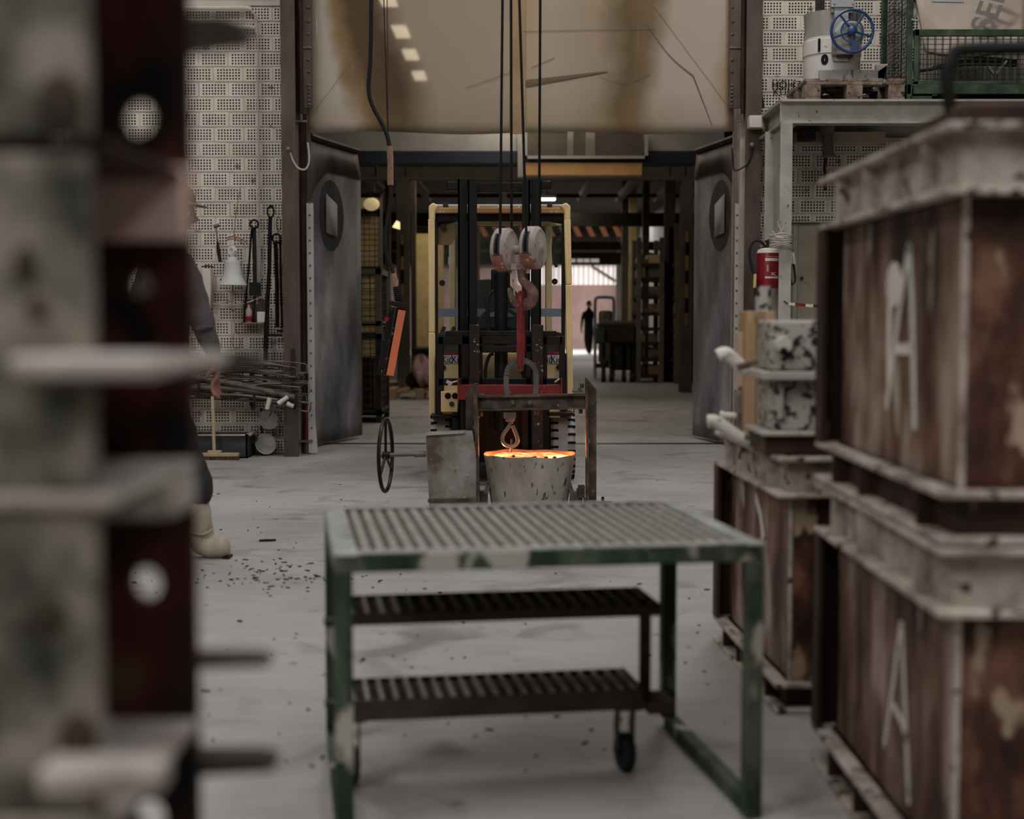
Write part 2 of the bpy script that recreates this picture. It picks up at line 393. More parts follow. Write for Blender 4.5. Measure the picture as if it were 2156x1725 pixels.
# ---- perforated bricks: one mesh, eight holes by four
def brick_mesh(w=.240, nc=8):
    h = .1145
    xs = [-w / 2]; 
    for i in range(nc): c = -.0125 * (nc - 1) + i * .025; xs += [c - .0067, c + .0067]
    xs.append(w / 2); zs = [0]
    for j in range(4): c = .0215 + j * .024; zs += [c - .0067, c + .0067]
    zs.append(h)
    v = [(x, 0, z) for z in zs for x in xs]; f = []; nx = len(xs)
    holes = []
    for j in range(len(zs) - 1):
        for i in range(nx - 1):
            q = (j * nx + i, j * nx + i + 1, (j + 1) * nx + i + 1, (j + 1) * nx + i)
            if i % 2 == 1 and j % 2 == 1: holes.append(q)
            else: f.append(q)
    hs = len(f)
    for q in holes:
        n = len(v); v += [(v[k][0], .045, v[k][2]) for k in q]
        f += [(q[e], q[(e + 1) % 4], n + (e + 1) % 4, n + e) for e in range(4)] + [(n, n + 1, n + 2, n + 3)]
    g = .0056; b0 = len(v); v += [(-w / 2, .007, 0), (w / 2, .007, 0), (w / 2, .007, h), (-w / 2, .007, h)]
    c = (0, nx - 1, len(zs) * nx - 1, (len(zs) - 1) * nx)
    f += [(c[e], b0 + e, b0 + (e + 1) % 4, c[(e + 1) % 4]) for e in range(4)]
    n = len(v); v += [(-w / 2 - g, .0075, -g), (w / 2 + g, .0075, -g), (w / 2 + g, .0075, h + g), (-w / 2 - g, .0075, h + g)]
    f += [(b0 + e, n + e, n + (e + 1) % 4, b0 + (e + 1) % 4) for e in range(4)]      # pointing in the joints
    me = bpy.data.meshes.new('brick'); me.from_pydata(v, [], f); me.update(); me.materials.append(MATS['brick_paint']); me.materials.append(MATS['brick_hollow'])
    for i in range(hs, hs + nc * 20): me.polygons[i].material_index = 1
    return me
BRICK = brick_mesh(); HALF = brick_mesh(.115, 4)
def brick_wall(wall, x0, x1, y, ref, rows, zoff=0.0, lo=-99, hi=99):
    for k in rows:
        off = 0 if (29 - k) % 2 == 0 else .125
        n0 = math.ceil((x0 - ref - off) / .25)
        x = ref + off + n0 * .25
        while x < x1:
            cut = (x + .13 > hi) or (x - .13 < lo); xx = x + (-.0625 if x + .13 > hi else .0625 if cut else 0)
            if True:
                o = bpy.data.objects.new('brick', HALF if cut else BRICK); COL.objects.link(o); o.parent = wall
                o.location = Vector((xx + random.uniform(-.002, .002), y + random.uniform(-.0025, .0025), k * .125 + .005 + zoff)) - ORG[wall.name]
                o.rotation_euler = (0, random.uniform(-.004, .004), 0)
            x += .25
wl = struct('wall_left', MB().bx(-9, -3.77, WY + .0085, WY + .3, 0, 3.75).bx(-3.77, -1.82, WY + .06, WY + .3, 0, 3.75), 'mortar')
brick_wall(wl, -3.62, -1.86, WY, -2.626, range(30), hi=-1.79)
wr = struct('wall_right', MB().bx(3.37, 8.5, WY - .17 + .0085, WY + .3, 0, 3.76).bx(1.9, 3.37, WY - .17 + .06, WY + .3, 0, 3.76), 'mortar')
brick_wall(wr, 1.98, 3.36, WY - .17, 2.374, range(30), zoff=.012, lo=1.96)
struct('trim_1', MB().bx(-9, -1.82, WY - .012, WY + .3, 3.752, 7), 'plaster')
struct('trim_2', MB().bx(1.9, 8.5, WY - .18, WY + .3, 3.775, 7), 'plaster')
struct('trim_3', MB().bx(-3.4, -2.0, WY - .05, WY - .013, 3.835, 3.853), 'plaster')

# ---- rusty steel door posts with riveted guide plates
def post(px0, px1, y, name):
    x0, x1 = X(px0, y), X(px1, y)
    m = MB().bx(x0, x1, y, y + .02, 0, 6.9).bx((x0 + x1) / 2 - .008, (x0 + x1) / 2 + .008, y + .02, y + .28, 0, 6.9).bx(x0, x1, y + .28, y + .3, 0, 6.9)
    return struct(name, m, 'rust_post')
PL = post(597, 627, 11.75, 'door_1'); PL.name = 'column_left'
PR = post(1565, 1598, 11.72, 'door_2'); PR.name = 'column_right'
ORG['column_left'] = Vector(PL.location); ORG['column_right'] = Vector(PR.location)
def guide(side, pa, pb, post_o, y=11.9):
    x0, x1 = X(pa, y), X(pb, y); zb = Z(228, y)
    MB().bx(min(x0, x1), max(x0, x1), y, y + .02, zb, 6.9).build('guide_plate', 'rust_post', post_o, bev=.003)
    inner = x1 - .03 * (1 if side > 0 else -1) if False else (x1 - .025 if x1 > x0 else x1 + .025)
    rv = None
    for py in (15, 45, 72, 100, 126, 151, 180, 187, 195, 203, 212, 220):
        if rv is None:
            rv = MB().sph((inner, y - .003, Z(py, y)), (.012, .012, .012), 8, 6).build('rivet', 'bronze_grey', post_o); z0 = Z(py, y)
        else:
            c = rv.copy(); COL.objects.link(c); c.location = (0, 0, Z(py, y) - z0)
    MB().bx(min(x0, x1), max(x0, x1), y - .012, y, Z(102, y), Z(99, y)).build('cross_strap', 'bronze_grey', post_o)
    MB().cyl(((x0 * .75 + x1 * .25), y - .02, Z(240, y)), ((x0 * .75 + x1 * .25), y - .02, 6.8), .02).build('guide_rod', 'rust_dark', post_o)
    MB().cyl(((x0 * .75 + x1 * .25), y - .02, Z(255, y)), ((x0 * .75 + x1 * .25), y - .02, Z(232, y)), .014).bx(x0 * .75 + x1 * .25 - .05, x0 * .75 + x1 * .25 + .05, y - .03, y - .01, Z(258, y), Z(254, y)).build('guide_stop', 'bronze_grey', post_o)
guide(-1, 632, 662, PL); guide(1, 1567, 1529, PR)
# inner jambs behind the posts, dark slot, flange edge
for s, pa, pb, po in ((-1, 627, 632, PL), (-1, 638, 650, PL), (1, 1556, 1566, PR), (1, 1549, 1556, PR)):
    MB().bx(X(pa, 12), X(pb, 12), 12.0, 12.25, 0, Z(240, 12)).build('jamb_bar', 'rust_dark' if pa in (638, 1556) else 'edge_pale', po)
# ---- dirty see-through strip curtain in the upper part of the doorway
def sheet_mat():
    m = bpy.data.materials.new('dirty_sheet'); m.use_nodes = True; MATS['dirty_sheet'] = m
    nt = m.node_tree; N = nt.nodes; L = nt.links; b = N['Principled BSDF']
    tc = N.new('ShaderNodeTexCoord'); sp = N.new('ShaderNodeSeparateXYZ'); L.new(tc.outputs['Generated'], sp.inputs[0])
    n = N.new('ShaderNodeTexNoise'); n.inputs['Scale'].default_value = 1.3; n.inputs['Detail'].default_value = 7; L.new(tc.outputs['Object'], n.inputs['Vector'])
    def math_(op, a, c):
        q = N.new('ShaderNodeMath'); q.operation = op
        for i, z in enumerate((a, c)):
            if isinstance(z, (int, float)): q.inputs[i].default_value = z
            else: L.new(z, q.inputs[i])
        return q.outputs[0]
    dz = math_('MULTIPLY', math_('SUBTRACT', sp.outputs[2], .2), .16)          # the stain leans outward toward the top
    xx = math_('ADD', math_('SUBTRACT', sp.outputs[0], 0), math_('MULTIPLY', math_('SUBTRACT', n.outputs['Fac'], .5), .16))
    left = math_('MINIMUM', math_('MAXIMUM', math_('MULTIPLY', math_('SUBTRACT', .46, sp.outputs[0]), 5.0), 0.0), 1.0)
    xx = math_('ADD', xx, math_('MULTIPLY', dz, left))
    r = N.new('ShaderNodeValToRGB'); e = r.color_ramp.elements; L.new(xx, r.inputs[0])
    stops = [(0, (180, 168, 151)), (.07, (199, 189, 175)), (.10, (153, 129, 91)), (.14, (99, 79, 54)), (.2, (95, 75, 51)), (.28, (177, 160, 136)),
             (.45, (180, 165, 146)), (.49, (192, 168, 134)), (.58, (189, 175, 156)), (.68, (175, 156, 132)), (.74, (116, 97, 69)), (.79, (133, 112, 84)),
             (.85, (192, 180, 163)), (.96, (196, 184, 170)), (1, (180, 153, 117))]
    for i, (p, c) in enumerate(stops):
        if i < 2: e[i].position = p; e[i].color = S(*c)
        else: e.new(p).color = S(*c)
    # soot on the lower hem
    r2 = N.new('ShaderNodeValToRGB'); r2.color_ramp.elements[0].position = 0; r2.color_ramp.elements[0].color = (.55, .55, .55, 1)
    r2.color_ramp.elements[1].position = .16; r2.color_ramp.elements[1].color = (0, 0, 0, 1); L.new(sp.outputs[2], r2.inputs[0])
    mx = N.new('ShaderNodeMix'); mx.data_type = 'RGBA'; mx.inputs[7].default_value = S(138, 114, 80)
    L.new(math_('MULTIPLY', r2.outputs[0], math_('MULTIPLY', n.outputs['Fac'], 1.5)), mx.inputs[0]); L.new(r.outputs[0], mx.inputs[6])
    # fine scratches
    mp = N.new('ShaderNodeMapping'); mp.inputs['Scale'].default_value = (16, 1, .5); mp.inputs['Rotation'].default_value = (0, .12, 0); L.new(tc.outputs['Object'], mp.inputs[0])
    n2 = N.new('ShaderNodeTexNoise'); n2.inputs['Scale'].default_value = 2.2; n2.inputs['Detail'].default_value = 3; L.new(mp.outputs[0], n2.inputs['Vector'])
    r3 = N.new('ShaderNodeValToRGB'); r3.color_ramp.elements[0].position = .66; r3.color_ramp.elements[1].position = .78; r3.color_ramp.elements[1].color = (.35, .35, .35, 1)
    L.new(n2.outputs['Fac'], r3.inputs[0])
    m2 = N.new('ShaderNodeMix'); m2.data_type = 'RGBA'; m2.inputs[7].default_value = S(190, 180, 166); L.new(r3.outputs[0], m2.inputs[0]); L.new(mx.outputs[2], m2.inputs[6])
    L.new(m2.outputs[2], b.inputs['Base Color']); b.inputs['Roughness'].default_value = .55; b.inputs['Coat Weight'].default_value = .8
    b.inputs['Coat Roughness'].default_value = .025; b.inputs['Specular IOR Level'].default_value = .2
    tr = N.new('ShaderNodeBsdfTranslucent'); L.new(m2.outputs[2], tr.inputs[0]); ms = N.new('ShaderNodeMixShader'); ms.inputs[0].default_value = .18
    L.new(b.outputs[0], ms.inputs[1]); L.new(tr.outputs[0], ms.inputs[2]); L.new(ms.outputs[0], N['Material Output'].inputs[0])
sheet_mat()
SY = 12.02
def sheet_fn(x0, x1, zb):
    def fn(u, v):
        x = x0 + (x1 - x0) * u; z = zb + (4.9 - zb) * v
        return (x, SY + .003 * math.sin(x * 1.3 + z) * (1 - v), z + (.012 * math.sin(x * 4.1) if v == 0 else 0))
    return fn
st = thing('sheet_curtain', 'soot-stained glossy plastic sheet hanging across the top of the doorway', 'curtain', (0, SY, Z(283, SY)))
MB().grid(sheet_fn(X(652, SY), X(1540, SY), Z(280, SY)), 40, 24).build('plastic_sheet', 'dirty_sheet', st, solid=.004)
MB().bx(X(1074, SY), X(1106, SY), SY - .012, SY - .006, Z(283, SY), 4.9).build('seam_strip', 'amber_sheet' if 'amber_sheet' in MATS else M('seam_tape', [(146, 118, 84), (168, 142, 108)], 2, .4), st)
MB().cyl((-1.8, SY, 4.9), (1.9, SY, 4.9), .03).build('hanging_rail', 'rust_post', st)
def drag(px0, py0, px1, py1, w0, w1, bend=0):
    a, b2 = P(px0, py0, SY - .018), P(px1, py1, SY - .018); mid = (a + b2) / 2 + Vector((0, 0, bend))
    return MB().tube(crv([a, mid, b2], 6), [(w0 + (w1 - w0) * i / 12) * (1 if max(w0, w1) > .02 else .55) for i in range(13)], 5)
M('soot', [(112, 96, 78)], rough=.8)
for i, q in enumerate(((1108, 175, 1280, 150, .03, .004), (1118, 143, 1168, 121, .004, .005), (1360, 48, 1460, 160, .003, .01, -.05), (1460, 160, 1500, 265, .01, .003), (980, 185, 1076, 152, .003, .004), (1100, 66, 1380, 60, .004, .003), (1260, 160, 1370, 155, .002, .003, -.07), (1375, 10, 1545, 240, .003, .003), (665, 230, 780, 75, .003, .003))):
    o = drag(*q).build('soot_streak', 'soot', st); o.scale = (1, .12, 1); o.location = (0, (SY - .012 - ORG[st.name].y) * .88, 0)

# ---- lintel zone seen under the sheet: walkway girder of the store hall
g = thing('crane_girder', 'grey travelling crane girder with navy lower flange behind the plastic sheet', 'crane', (.2, 19, Z(345, 19)))
gy = 19
MB().bx(X(640, gy), X(1520, gy), gy, gy + .25, Z(319, gy), Z(225, gy)).build('web_plate', 'girder_grey', g)
MB().bx(X(640, gy), X(1520, gy), gy - .06, gy + .3, Z(344, gy), Z(319, gy)).build('lower_flange', 'navy', g)
MB().bx(X(1090, gy), X(1102, gy), gy - .12, gy - .062, Z(375, gy), Z(270, gy)).build('hanger_bar', 'girder_grey', g)
MB().bx(X(1104, gy), X(1346, gy), gy - .3, gy - .1, Z(375, gy), Z(348, gy)).build('buffer_beam', 'amber_paint', g, bev=.01)
for x in (X(700, gy), X(1480, gy)): MB().bx(x - .06, x + .06, gy + .05, gy + .2, Z(226, gy), 5.0).build('hanger_post', 'girder_grey', g)
cabn = MB(); y0 = gy - .35
for a, c, d, e in ((1103, 1362, 328, 334), (1103, 1362, 270, 276), (1103, 1110, 270, 334), (1355, 1362, 270, 334)):
    cabn.bx(X(a, y0), X(c, y0), y0, y0 + .04, Z(e, y0), Z(d, y0))
cabn.build('guard_frame', 'girder_grey', g)
MB().bx(X(1110, y0), X(1355, y0), y0 + .24, y0 + .25, Z(330, y0), Z(272, y0)).build('guard_back', 'store_dark', g)
for a, c in ((1195, 1207), (1233, 1252)):
    MB().bx(X(a, y0), X(c, y0), y0 + .15, y0 + .22, Z(330, y0), Z(272, y0)).build('motor_housing', 'girder_grey', g)
wm = MB(); n = 62
for i in range(n + 1):
    x = X(1110, y0) + (X(1355, y0) - X(1110, y0)) * i / n; wm.bx(x - .003, x + .003, y0 + .015, y0 + .02, Z(330, y0), Z(272, y0))
for i in range(15):
    z = Z(330, y0) + (Z(272, y0) - Z(330, y0)) * i / 14; wm.bx(X(1110, y0), X(1355, y0), y0 + .015, y0 + .02, z - .003, z + .003)
wm.build('guard_mesh', 'store_beam', g, kind='stuff', smooth=False)

# ---- store hall behind the doorway
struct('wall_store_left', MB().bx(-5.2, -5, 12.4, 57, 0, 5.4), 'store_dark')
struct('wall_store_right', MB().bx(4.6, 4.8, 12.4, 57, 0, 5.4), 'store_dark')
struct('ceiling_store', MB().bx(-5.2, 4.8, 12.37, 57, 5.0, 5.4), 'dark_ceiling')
M('yard_pink', [(168, 140, 134), (186, 158, 152)], 2, .8)
struct('wall_far', MB().bx(-5.2, 4.8, 56, 56.2, 0, 5.4), 'yard_pink')
pb = struct('beam_portal', MB().bx(X(700, 22), X(1500, 22), 22, 22.2, Z(349, 22), Z(344, 22)).bx(X(700, 22), X(1500, 22), 22.05, 22.1, Z(372, 22), Z(349, 22)).bx(X(700, 22), X(1500, 22), 22, 22.2, Z(378, 22), Z(372, 22)), 'store_beam')
for px in (798, 835, 860, 1404, 1436, 1458):
    MB().bx(X(px, 22) - .02, X(px, 22) + .02, 22, 22.045, Z(372, 22), Z(349, 22)).build('stiffener', 'store_beam', pb)
def portal_col(a, b, name, s0, s1, band):
    c = struct(name, MB().bx(X(a, 22), X(b, 22), 22, 22.02, 0, Z(378, 22)).bx((X(a, 22) + X(b, 22)) / 2 - .01, (X(a, 22) + X(b, 22)) / 2 + .01, 22.02, 22.2, 0, Z(378, 22)).bx(X(a, 22), X(b, 22), 22.2, 22.22, 0, Z(378, 22)), 'store_beam')
    for i, (p0, p1) in enumerate(band):
        MB().bx(X(s0, 21.98), X(s1, 21.98), 21.97, 21.995, Z(p1, 21.98), Z(p0, 21.98)).build('hazard_band', 'yellow_dull' if i % 2 == 0 else 'black_rubber', c)
portal_col(836, 862, 'column_3', 845, 851, [(497, 515), (515, 540), (540, 568), (568, 598), (598, 625)])
portal_col(1432, 1457, 'column_4', 1441, 1448, [(487, 510), (510, 538), (538, 570), (570, 598), (598, 628), (628, 660), (660, 685)])
for i, (a, b, Y, m) in enumerate(((1398, 1420, 26, 'rust_post'), (1308, 1322, 40, 'store_beam'), (1324, 1339, 38, 'mesh_cream'), (1352, 1366, 31, 'store_beam'), (866, 876, 24, 'rust_post'), (812, 822, 30, 'store_beam'), (780, 790, 26, 'rust_post'))):
    struct('column_%d' % (5 + i), MB().bx(X(a, Y), X(b, Y), Y, Y + .2, 0, 5), m)
for i in range(9):
    x = -3.78 + .9 * i
    struct('beam_%d' % (1 + i), MB().bx(x - .06, x + .06, 23.5, 34, 3.9, 4.06), 'joist')
struct('beam_11', MB().bx(-5, 4.6, 33.5, 33.7, 3.98, 4.06), 'store_dark')
struct('beam_12', MB().bx(-5, 4.6, 36, 36.3, 3.47, 3.8), 'store_dark')
struct('beam_13', MB().bx(-5, 4.6, 41, 41.2, 3.1, 3.35), 'store_dark')
struct('beam_14', MB().bx(-5, 4.6, 46.5, 46.7, 2.9, 3.3), 'store_dark')
# roof lights, strip windows and the big far window
for i in range(13):
    x0 = X(962 + 28 * i, 40); z1, z0 = Z(477, 40), Z(498, 40)
    o = MB().prism([(0, 0), (.15, 0), (.02, .27), (-.13, .27)], (x0, 40, z0), UX, UZ, -.02)
    w = struct('window_%d' % (1 + i), o, 'roof_orange')
for i, (a, b) in enumerate(((1128, 1162), (1198, 1212), (1216, 1228), (1230, 1242), (1245, 1262))):
    struct('window_%d' % (20 + i), MB().bx(X(a, 46), X(b, 46), 46.4, 46.45, Z(551, 46), Z(544, 46)), 'window_strip')
fw = struct('window_30', MB().bx(X(1090, 55.9), X(1296, 55.9), 55.9, 55.95, Z(600, 55.9), Z(559, 55.9)), 'window_far')
for i in range(20):
    px = 1092 + 10.4 * i
    MB().bx(X(px, 55.8), X(px + 1.6, 55.8), 55.82, 55.88, Z(600, 55.8), Z(559, 55.8)).build('glazing_bar', 'girder_grey', fw)
MB().bar(P(1245, 560, 55.7), P(1296, 592, 55.7), .1, .1).build('brace', 'store_beam', fw)
struct('wall_far_side', MB().bx(X(1297, 54), 4.6, 54, 54.2, 0, 5), 'store_dark')
struct('wall_far_head', MB().bx(-5, 4.6, 55.5, 55.7, Z(558, 55.5), 5), 'store_dark')

struct('trim_4', MB().bx(-1.72, 1.9, 12.93, 13.03, 0, .005), 'dark_steel')
# ---- lamps and one glowing lit patch
def lamp(name, label, loc, sx, sy, mat='lamp_store', drop=.4, group=None):
    t = thing(name, label, 'lamp', loc, group); x, y, z = loc
    MB().bx(x - sx / 2, x + sx / 2, y - sy / 2, y + sy / 2, z, z + .02).build('diffuser', mat, t)
    MB().bx(x - sx / 2 - .02, x + sx / 2 + .02, y - sy / 2 - .02, y + sy / 2 + .02, z + .021, z + .08).build('housing', 'girder_grey', t)
    for s in (-1, 1): MB().cyl((x, y + s * sy * .35, z + .08), (x, y + s * sy * .35, z + drop), .008, n=6).build('hanger', 'dark_steel', t)
for i, y in enumerate((1.8, -.8, -3.0, -5.4)):
    lamp('ceiling_lamp', 'long lamp under the casting hall roof, %s from the doorway' % ('first', 'second', 'third', 'fourth')[i], (-1.95, y, 6.0), .24, 1.05, 'lamp_white', 1.0, 'lamps mirrored in the plastic sheet')
p = P(1152, 421, 27); lamp('ceiling_lamp', 'lit lamp under the store roof above the right post of the forklift cab', p, .3, .3, 'lamp_store', 5 - p.z)
o = MB().prism([(0, 0), (.1, -.03), (.1, .07), (.06, .09)], P(826, 478, 20), UX, UZ, -.1).build('lamp_or_lit_patch', 'lamp_spot', None); tag(o, 'small lit lamp glowing beside the left steel column of the store', 'lamp')
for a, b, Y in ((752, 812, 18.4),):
    t = thing('lamp_or_lit_patch', 'warm lit patch at the top of the tall wire mesh screen, made as a glowing shape', 'lamp', P(781, 445, Y))
    MB().sph(P(782, 430, Y), (.105, .04, .085)).build('lit_patch', 'lit_patch_glow', t)  # glowing shape drawn in place of light falling on the cream sheet
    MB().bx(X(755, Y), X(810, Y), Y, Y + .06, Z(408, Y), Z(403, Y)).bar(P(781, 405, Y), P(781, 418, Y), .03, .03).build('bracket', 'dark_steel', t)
# ================================================================== DOOR LEAVES
def door(side, hinge_px, end_px, label):
    xh, yh = X(hinge_px, 12.45), 12.45; xe, ye = X(end_px, 13.6), 13.6
    H0, H1 = .03, 2.72
    def leaf(u, v, off=0.0):
        b = math.sin(math.pi * u) * .10
        x = xh + (xe - xh) * (u ** 1.5) ; y = yh + (ye - yh) * u - b
        edge = 1 - max(0, (v - .9) / .1) * .12                      # free edge draws in at the head
        x = xh + (x - xh) * edge
        n = Vector((-side * .85 if False else (1 if side < 0 else -1) * .75, -.5, 0)).normalized()
        return Vector((x, y, H0 + (H1 - H0) * v)) + n * off
    d = thing('swing_door', label, 'door', (xh, yh, 0)); d['kind'] = 'structure'; d.name = 'door_1' if side < 0 else 'door_2'; ORG[d.name] = Vector((xh, yh, 0)); del d['category']
    MB().grid(leaf, 14, 20).build('rubber_leaf', 'door_rubber', d, solid=.018, ang=80)
    # rusty steel head plate cut at a slant down to the hinge
    pts = [(0, 1), (1, 1), (1, .905), (.5, .905), (.0, .80)]
    m = MB(); seg = 14; top = [leaf(i / seg, 1.0, .016) for i in range(seg + 1)]
    bot = [leaf(i / seg, (.80 + .23 * i / seg) if i / seg < .45 else .905, .016) for i in range(seg + 1)]
    m.add(top + bot, [(i, i + 1, seg + 2 + i, seg + 1 + i) for i in range(seg)]); m.build('head_plate', 'rust_post', d, solid=.012, ang=80)
    MB().tube([leaf(i / 10, 1.0, .02) + UZ * .01 for i in range(11)], .03, 8).build('head_rail', 'rust_dark', d)
    xa, xb, ys = (X(648, 11.98), X(662, 11.98), 11.98) if side < 0 else (X(1545, 11.98), X(1553, 11.98), 11.98)
    MB().prism([(-.02 * (side > 0), .0), (xb - xa + .02 * (side < 0), 0), (xb - xa, .3), (xb - xa, Z(430, ys)), (0, Z(430, ys)), (0, .3)], (xa, ys, .01), UX, UZ, -.03).build('clamp_strip', 'door_pale', d)
    rv = MB().sph(((xa + xb) / 2, ys - .002, .12), (.009, .009, .009), 6, 4).build('rivet', 'bronze_grey', d)
    for i in range(1, 20):
        c = rv.copy(); COL.objects.link(c); c.location = (0, 0, i * .105)
    u0, u1 = (.42, .62)
    m = MB().add([leaf(u0, .70, .022), leaf(u1, .69, .022), leaf(u1, .80, .022), leaf(u0, .83, .022)], [(0, 1, 2, 3)]); m.build('paper_notice', 'paper', d, solid=.002)
    M_ = 20; m = MB().add([leaf(.52, .76, .012)] + [leaf(.52 + .22 * math.cos(6.283 * i / M_), .76 + .12 * math.sin(6.283 * i / M_), .012) for i in range(M_)], [(0, 1 + i, 1 + (i + 1) % M_) for i in range(M_)]); m.build('tar_smear', 'tar_mark', d)
    return d
door(-1, 652, 760, 'grey smeared rubber swing door standing open on the left')
door(1, 1556, 1461, 'grey smeared rubber swing door standing open on the right')
for s, o_, pts in ((-1, 'left', [(607, 315), (612, 325), (618, 340), (628, 354), (642, 357), (650, 345), (651, 325), (648, 300)]), (1, 'right', [(1583, 306), (1582, 325), (1572, 345), (1560, 355), (1546, 358), (1543, 335), (1541, 312)])):
    c = MB().tube(crv([P(a, b, 11.7) for a, b in pts], 5), .008, 6).build('strap_cable', 'pale_wire' if s < 0 else 'dark_steel', None)
    tag(c, 'thin looped cable tied from the %s rusty post to its rubber door' % o_, 'cable')
    MB().sph(P(*pts[0], 11.68), (.025, .025, .025), 10, 6).build('cable_eye', 'bronze_grey', c)
t = tag(MB().bx(X(1570, 11.66), X(1598, 11.66), 11.6, 11.715, Z(271, 11.66), Z(245, 11.66)).build('junction_box', 'plaster', None, bev=.006), 'small white junction box on the rusty post above the fire extinguisher', 'box')
t = MB().cyl((X(644, 12), 12.0, .12), (X(645, 12), 12.0, .42), .024).build('drop_bolt', 'red_paint', None); tag(t, 'orange-red drop bolt tube at the foot of the left post', 'bolt')
MB().bx(X(630, 12), X(658, 12), 11.97, 12.02, .1, .12).cyl((X(644, 12), 12.0, .0), (X(644, 12), 12.0, .12), .015).build('bolt_foot', 'bronze_grey', t)

# ================================================================== LEFT WALL: TOOLS AND RODS
def hang(name, label, cat, p, group=None): return thing(name, label, cat, p, group)
yw = WY - .045
for i, (py, xe) in enumerate(((17, 527), (57, 533))):
    t = MB().tube(crv([P(330, py, yw), P(450, py, yw), P(xe - 8, py, yw), P(xe, py + 4, yw)], 4), .019, 8).build('conduit_pipe', 'white_paint', None)
    tag(t, 'white conduit pipe fixed across the brick wall, %s of two' % ('upper' if i == 0 else 'lower'), 'pipe', 'white conduits on the brick wall')
t = MB().tube(crv([P(a, b, yw - .02) for a, b in ((527, 20), (538, 34), (542, 60), (543, 90), (543, 200), (545, 330), (545, 480), (546, 560), (541, 640))], 4), .011, 6).build('wall_cable', 'pale_wire', None)
tag(t, 'pale cable clipped straight down the white brick wall', 'cable')
# bell
t = hang('hand_bell', 'pale grey cast bell hanging by a rope knot on the brick wall', 'bell', P(490, 600, 11.93))
c = P(490, 600, 11.93); s = 12 / F
MB().lathe([(.0, 57 * s), (10 * s, 57 * s), (12 * s, 54 * s), (12 * s, 50 * s), (16 * s, 48 * s), (17 * s, 40 * s), (19 * s, 22 * s), (23 * s, 10 * s), (29 * s, 2 * s), (29.5 * s, -1 * s), (26 * s, -1 * s), (18 * s, 16 * s), (15 * s, 38 * s), (0, 44 * s)], c, n=28).build('bell_body', 'bell_white', t)
MB().tube(arc(c + UZ * 70 * s, 8 * s, 0, math.pi * 2, UX, UZ, 12), 3 * s, 6).tube([c + UZ * 56 * s, c + UZ * 64 * s], 4 * s, 6).build('bell_shackle', 'bell_white', t)
MB().tube([P(490, 520, 11.93), P(494, 528, 11.92), P(488, 540, 11.93)], [3 * s, 5 * s, 4 * s], 6).build('hanging_loop', 'bell_white', t)
MB().tube(crv([P(478, 502, 11.93), P(487, 498, 11.93), P(500, 500, 11.92), P(512, 505, 11.93), P(518, 510, 11.93)], 4), [2 * s] * 17, 5).tube(crv([P(478, 506, 11.93), P(490, 503, 11.92), P(506, 508, 11.93), P(514, 516, 11.93)], 4), 1.5 * s, 5).build('rope_knot', 'rope_tan', t)
MB().tube([P(490, 590, 11.93), P(490, 622, 11.92)], 2 * s, 6).sph(P(491, 651, 11.92), (5 * s,) * 3, 8, 6).tube(crv([P(490, 622, 11.92), P(489, 640, 11.92), P(492, 660, 11.92), P(494, 695, 11.92), P(488, 720, 11.92), P(497, 735, 11.92), P(507, 722, 11.92), P(500, 700, 11.92), P(494, 695, 11.92)], 5), .8 * s, 5).build('clapper_rope', 'rope_tan', t)
t = MB().tube(crv([P(506, 395, 11.98), P(503, 410, 11.97), P(498, 440, 11.97), P(494, 480, 11.95), P(491, 500, 11.94)], 4), .004, 5).build('bell_wire', 'rope_tan', None); tag(t, 'thin wire running up the wall from the bell knot', 'wire')
# hammer
t = hang('hammer', 'small dark-handled hammer hung beside the bell', 'hammer', P(460, 552, 11.98))
MB().cyl(P(450, 478, 11.98), P(461, 474, 11.98), .016, n=10).build('hammer_head', 'bronze_grey', t)
MB().tube([P(455, 478, 11.98), P(458, 512, 11.98)], .008, 8).build('shaft', 'wood_dirty', t)
MB().tube([P(458, 510, 11.98), P(460, 530, 11.98), P(464, 552, 11.98)], [.011, .016, .014], 8).build('grip', 'black_rubber', t)
# long iron tools
def ring(m, px, py, rx, rz, Y, th): 
    c = P(px, py, Y); m.tube([c + UX * rx * math.cos(a) + UZ * rz * math.sin(a) for a in [2 * math.pi * i / 20 for i in range(20)]], th, 6, closed=True)
    return m
t = hang('skimmer_bar', 'flat iron bar with ring and black square paddle, left of the long tools', 'tool', P(536, 622, 11.97))
MB().bar(P(535, 480, 11.97), P(537, 598, 11.97), .032, .012, (0, 1, 0)).build('bar', 'black_steel', t)
ring(MB(), 535, 472, .034, .034, 11.96, .009).build('ring', 'black_steel', t)
MB().box(P(537, 609, 11.96), (.095, .03, .11)).build('paddle', 'black_steel', t)
MB().tube([P(537, 620, 11.96), P(533, 680, 11.96)], .007, 6).build('rod', 'black_steel', t)
t = MB().tube([P(530, 482, 11.95), P(524, 560, 11.95), P(513, 680, 11.95)], .009, 6).build('poker', 'black_steel', None); tag(t, 'thin slanting black iron poker crossing the paddle bar', 'tool')
t = hang('long_ladle', 'long black bar with elongated eye hung above the upper spoon ladle', 'ladle', P(566, 890, 11.9))
MB().tube([P(569, 458, 11.93), P(567, 560, 11.93), P(560, 700, 11.92), P(557, 845, 11.9)], [.017, .017, .019, .019], 8).build('handle', 'black_steel', t)
ring(MB(), 570, 446, .027, .045, 11.93, .008).tube([P(570, 432, 11.95), P(573, 438, 11.92)], .008, 6).build('eye', 'black_steel', t)
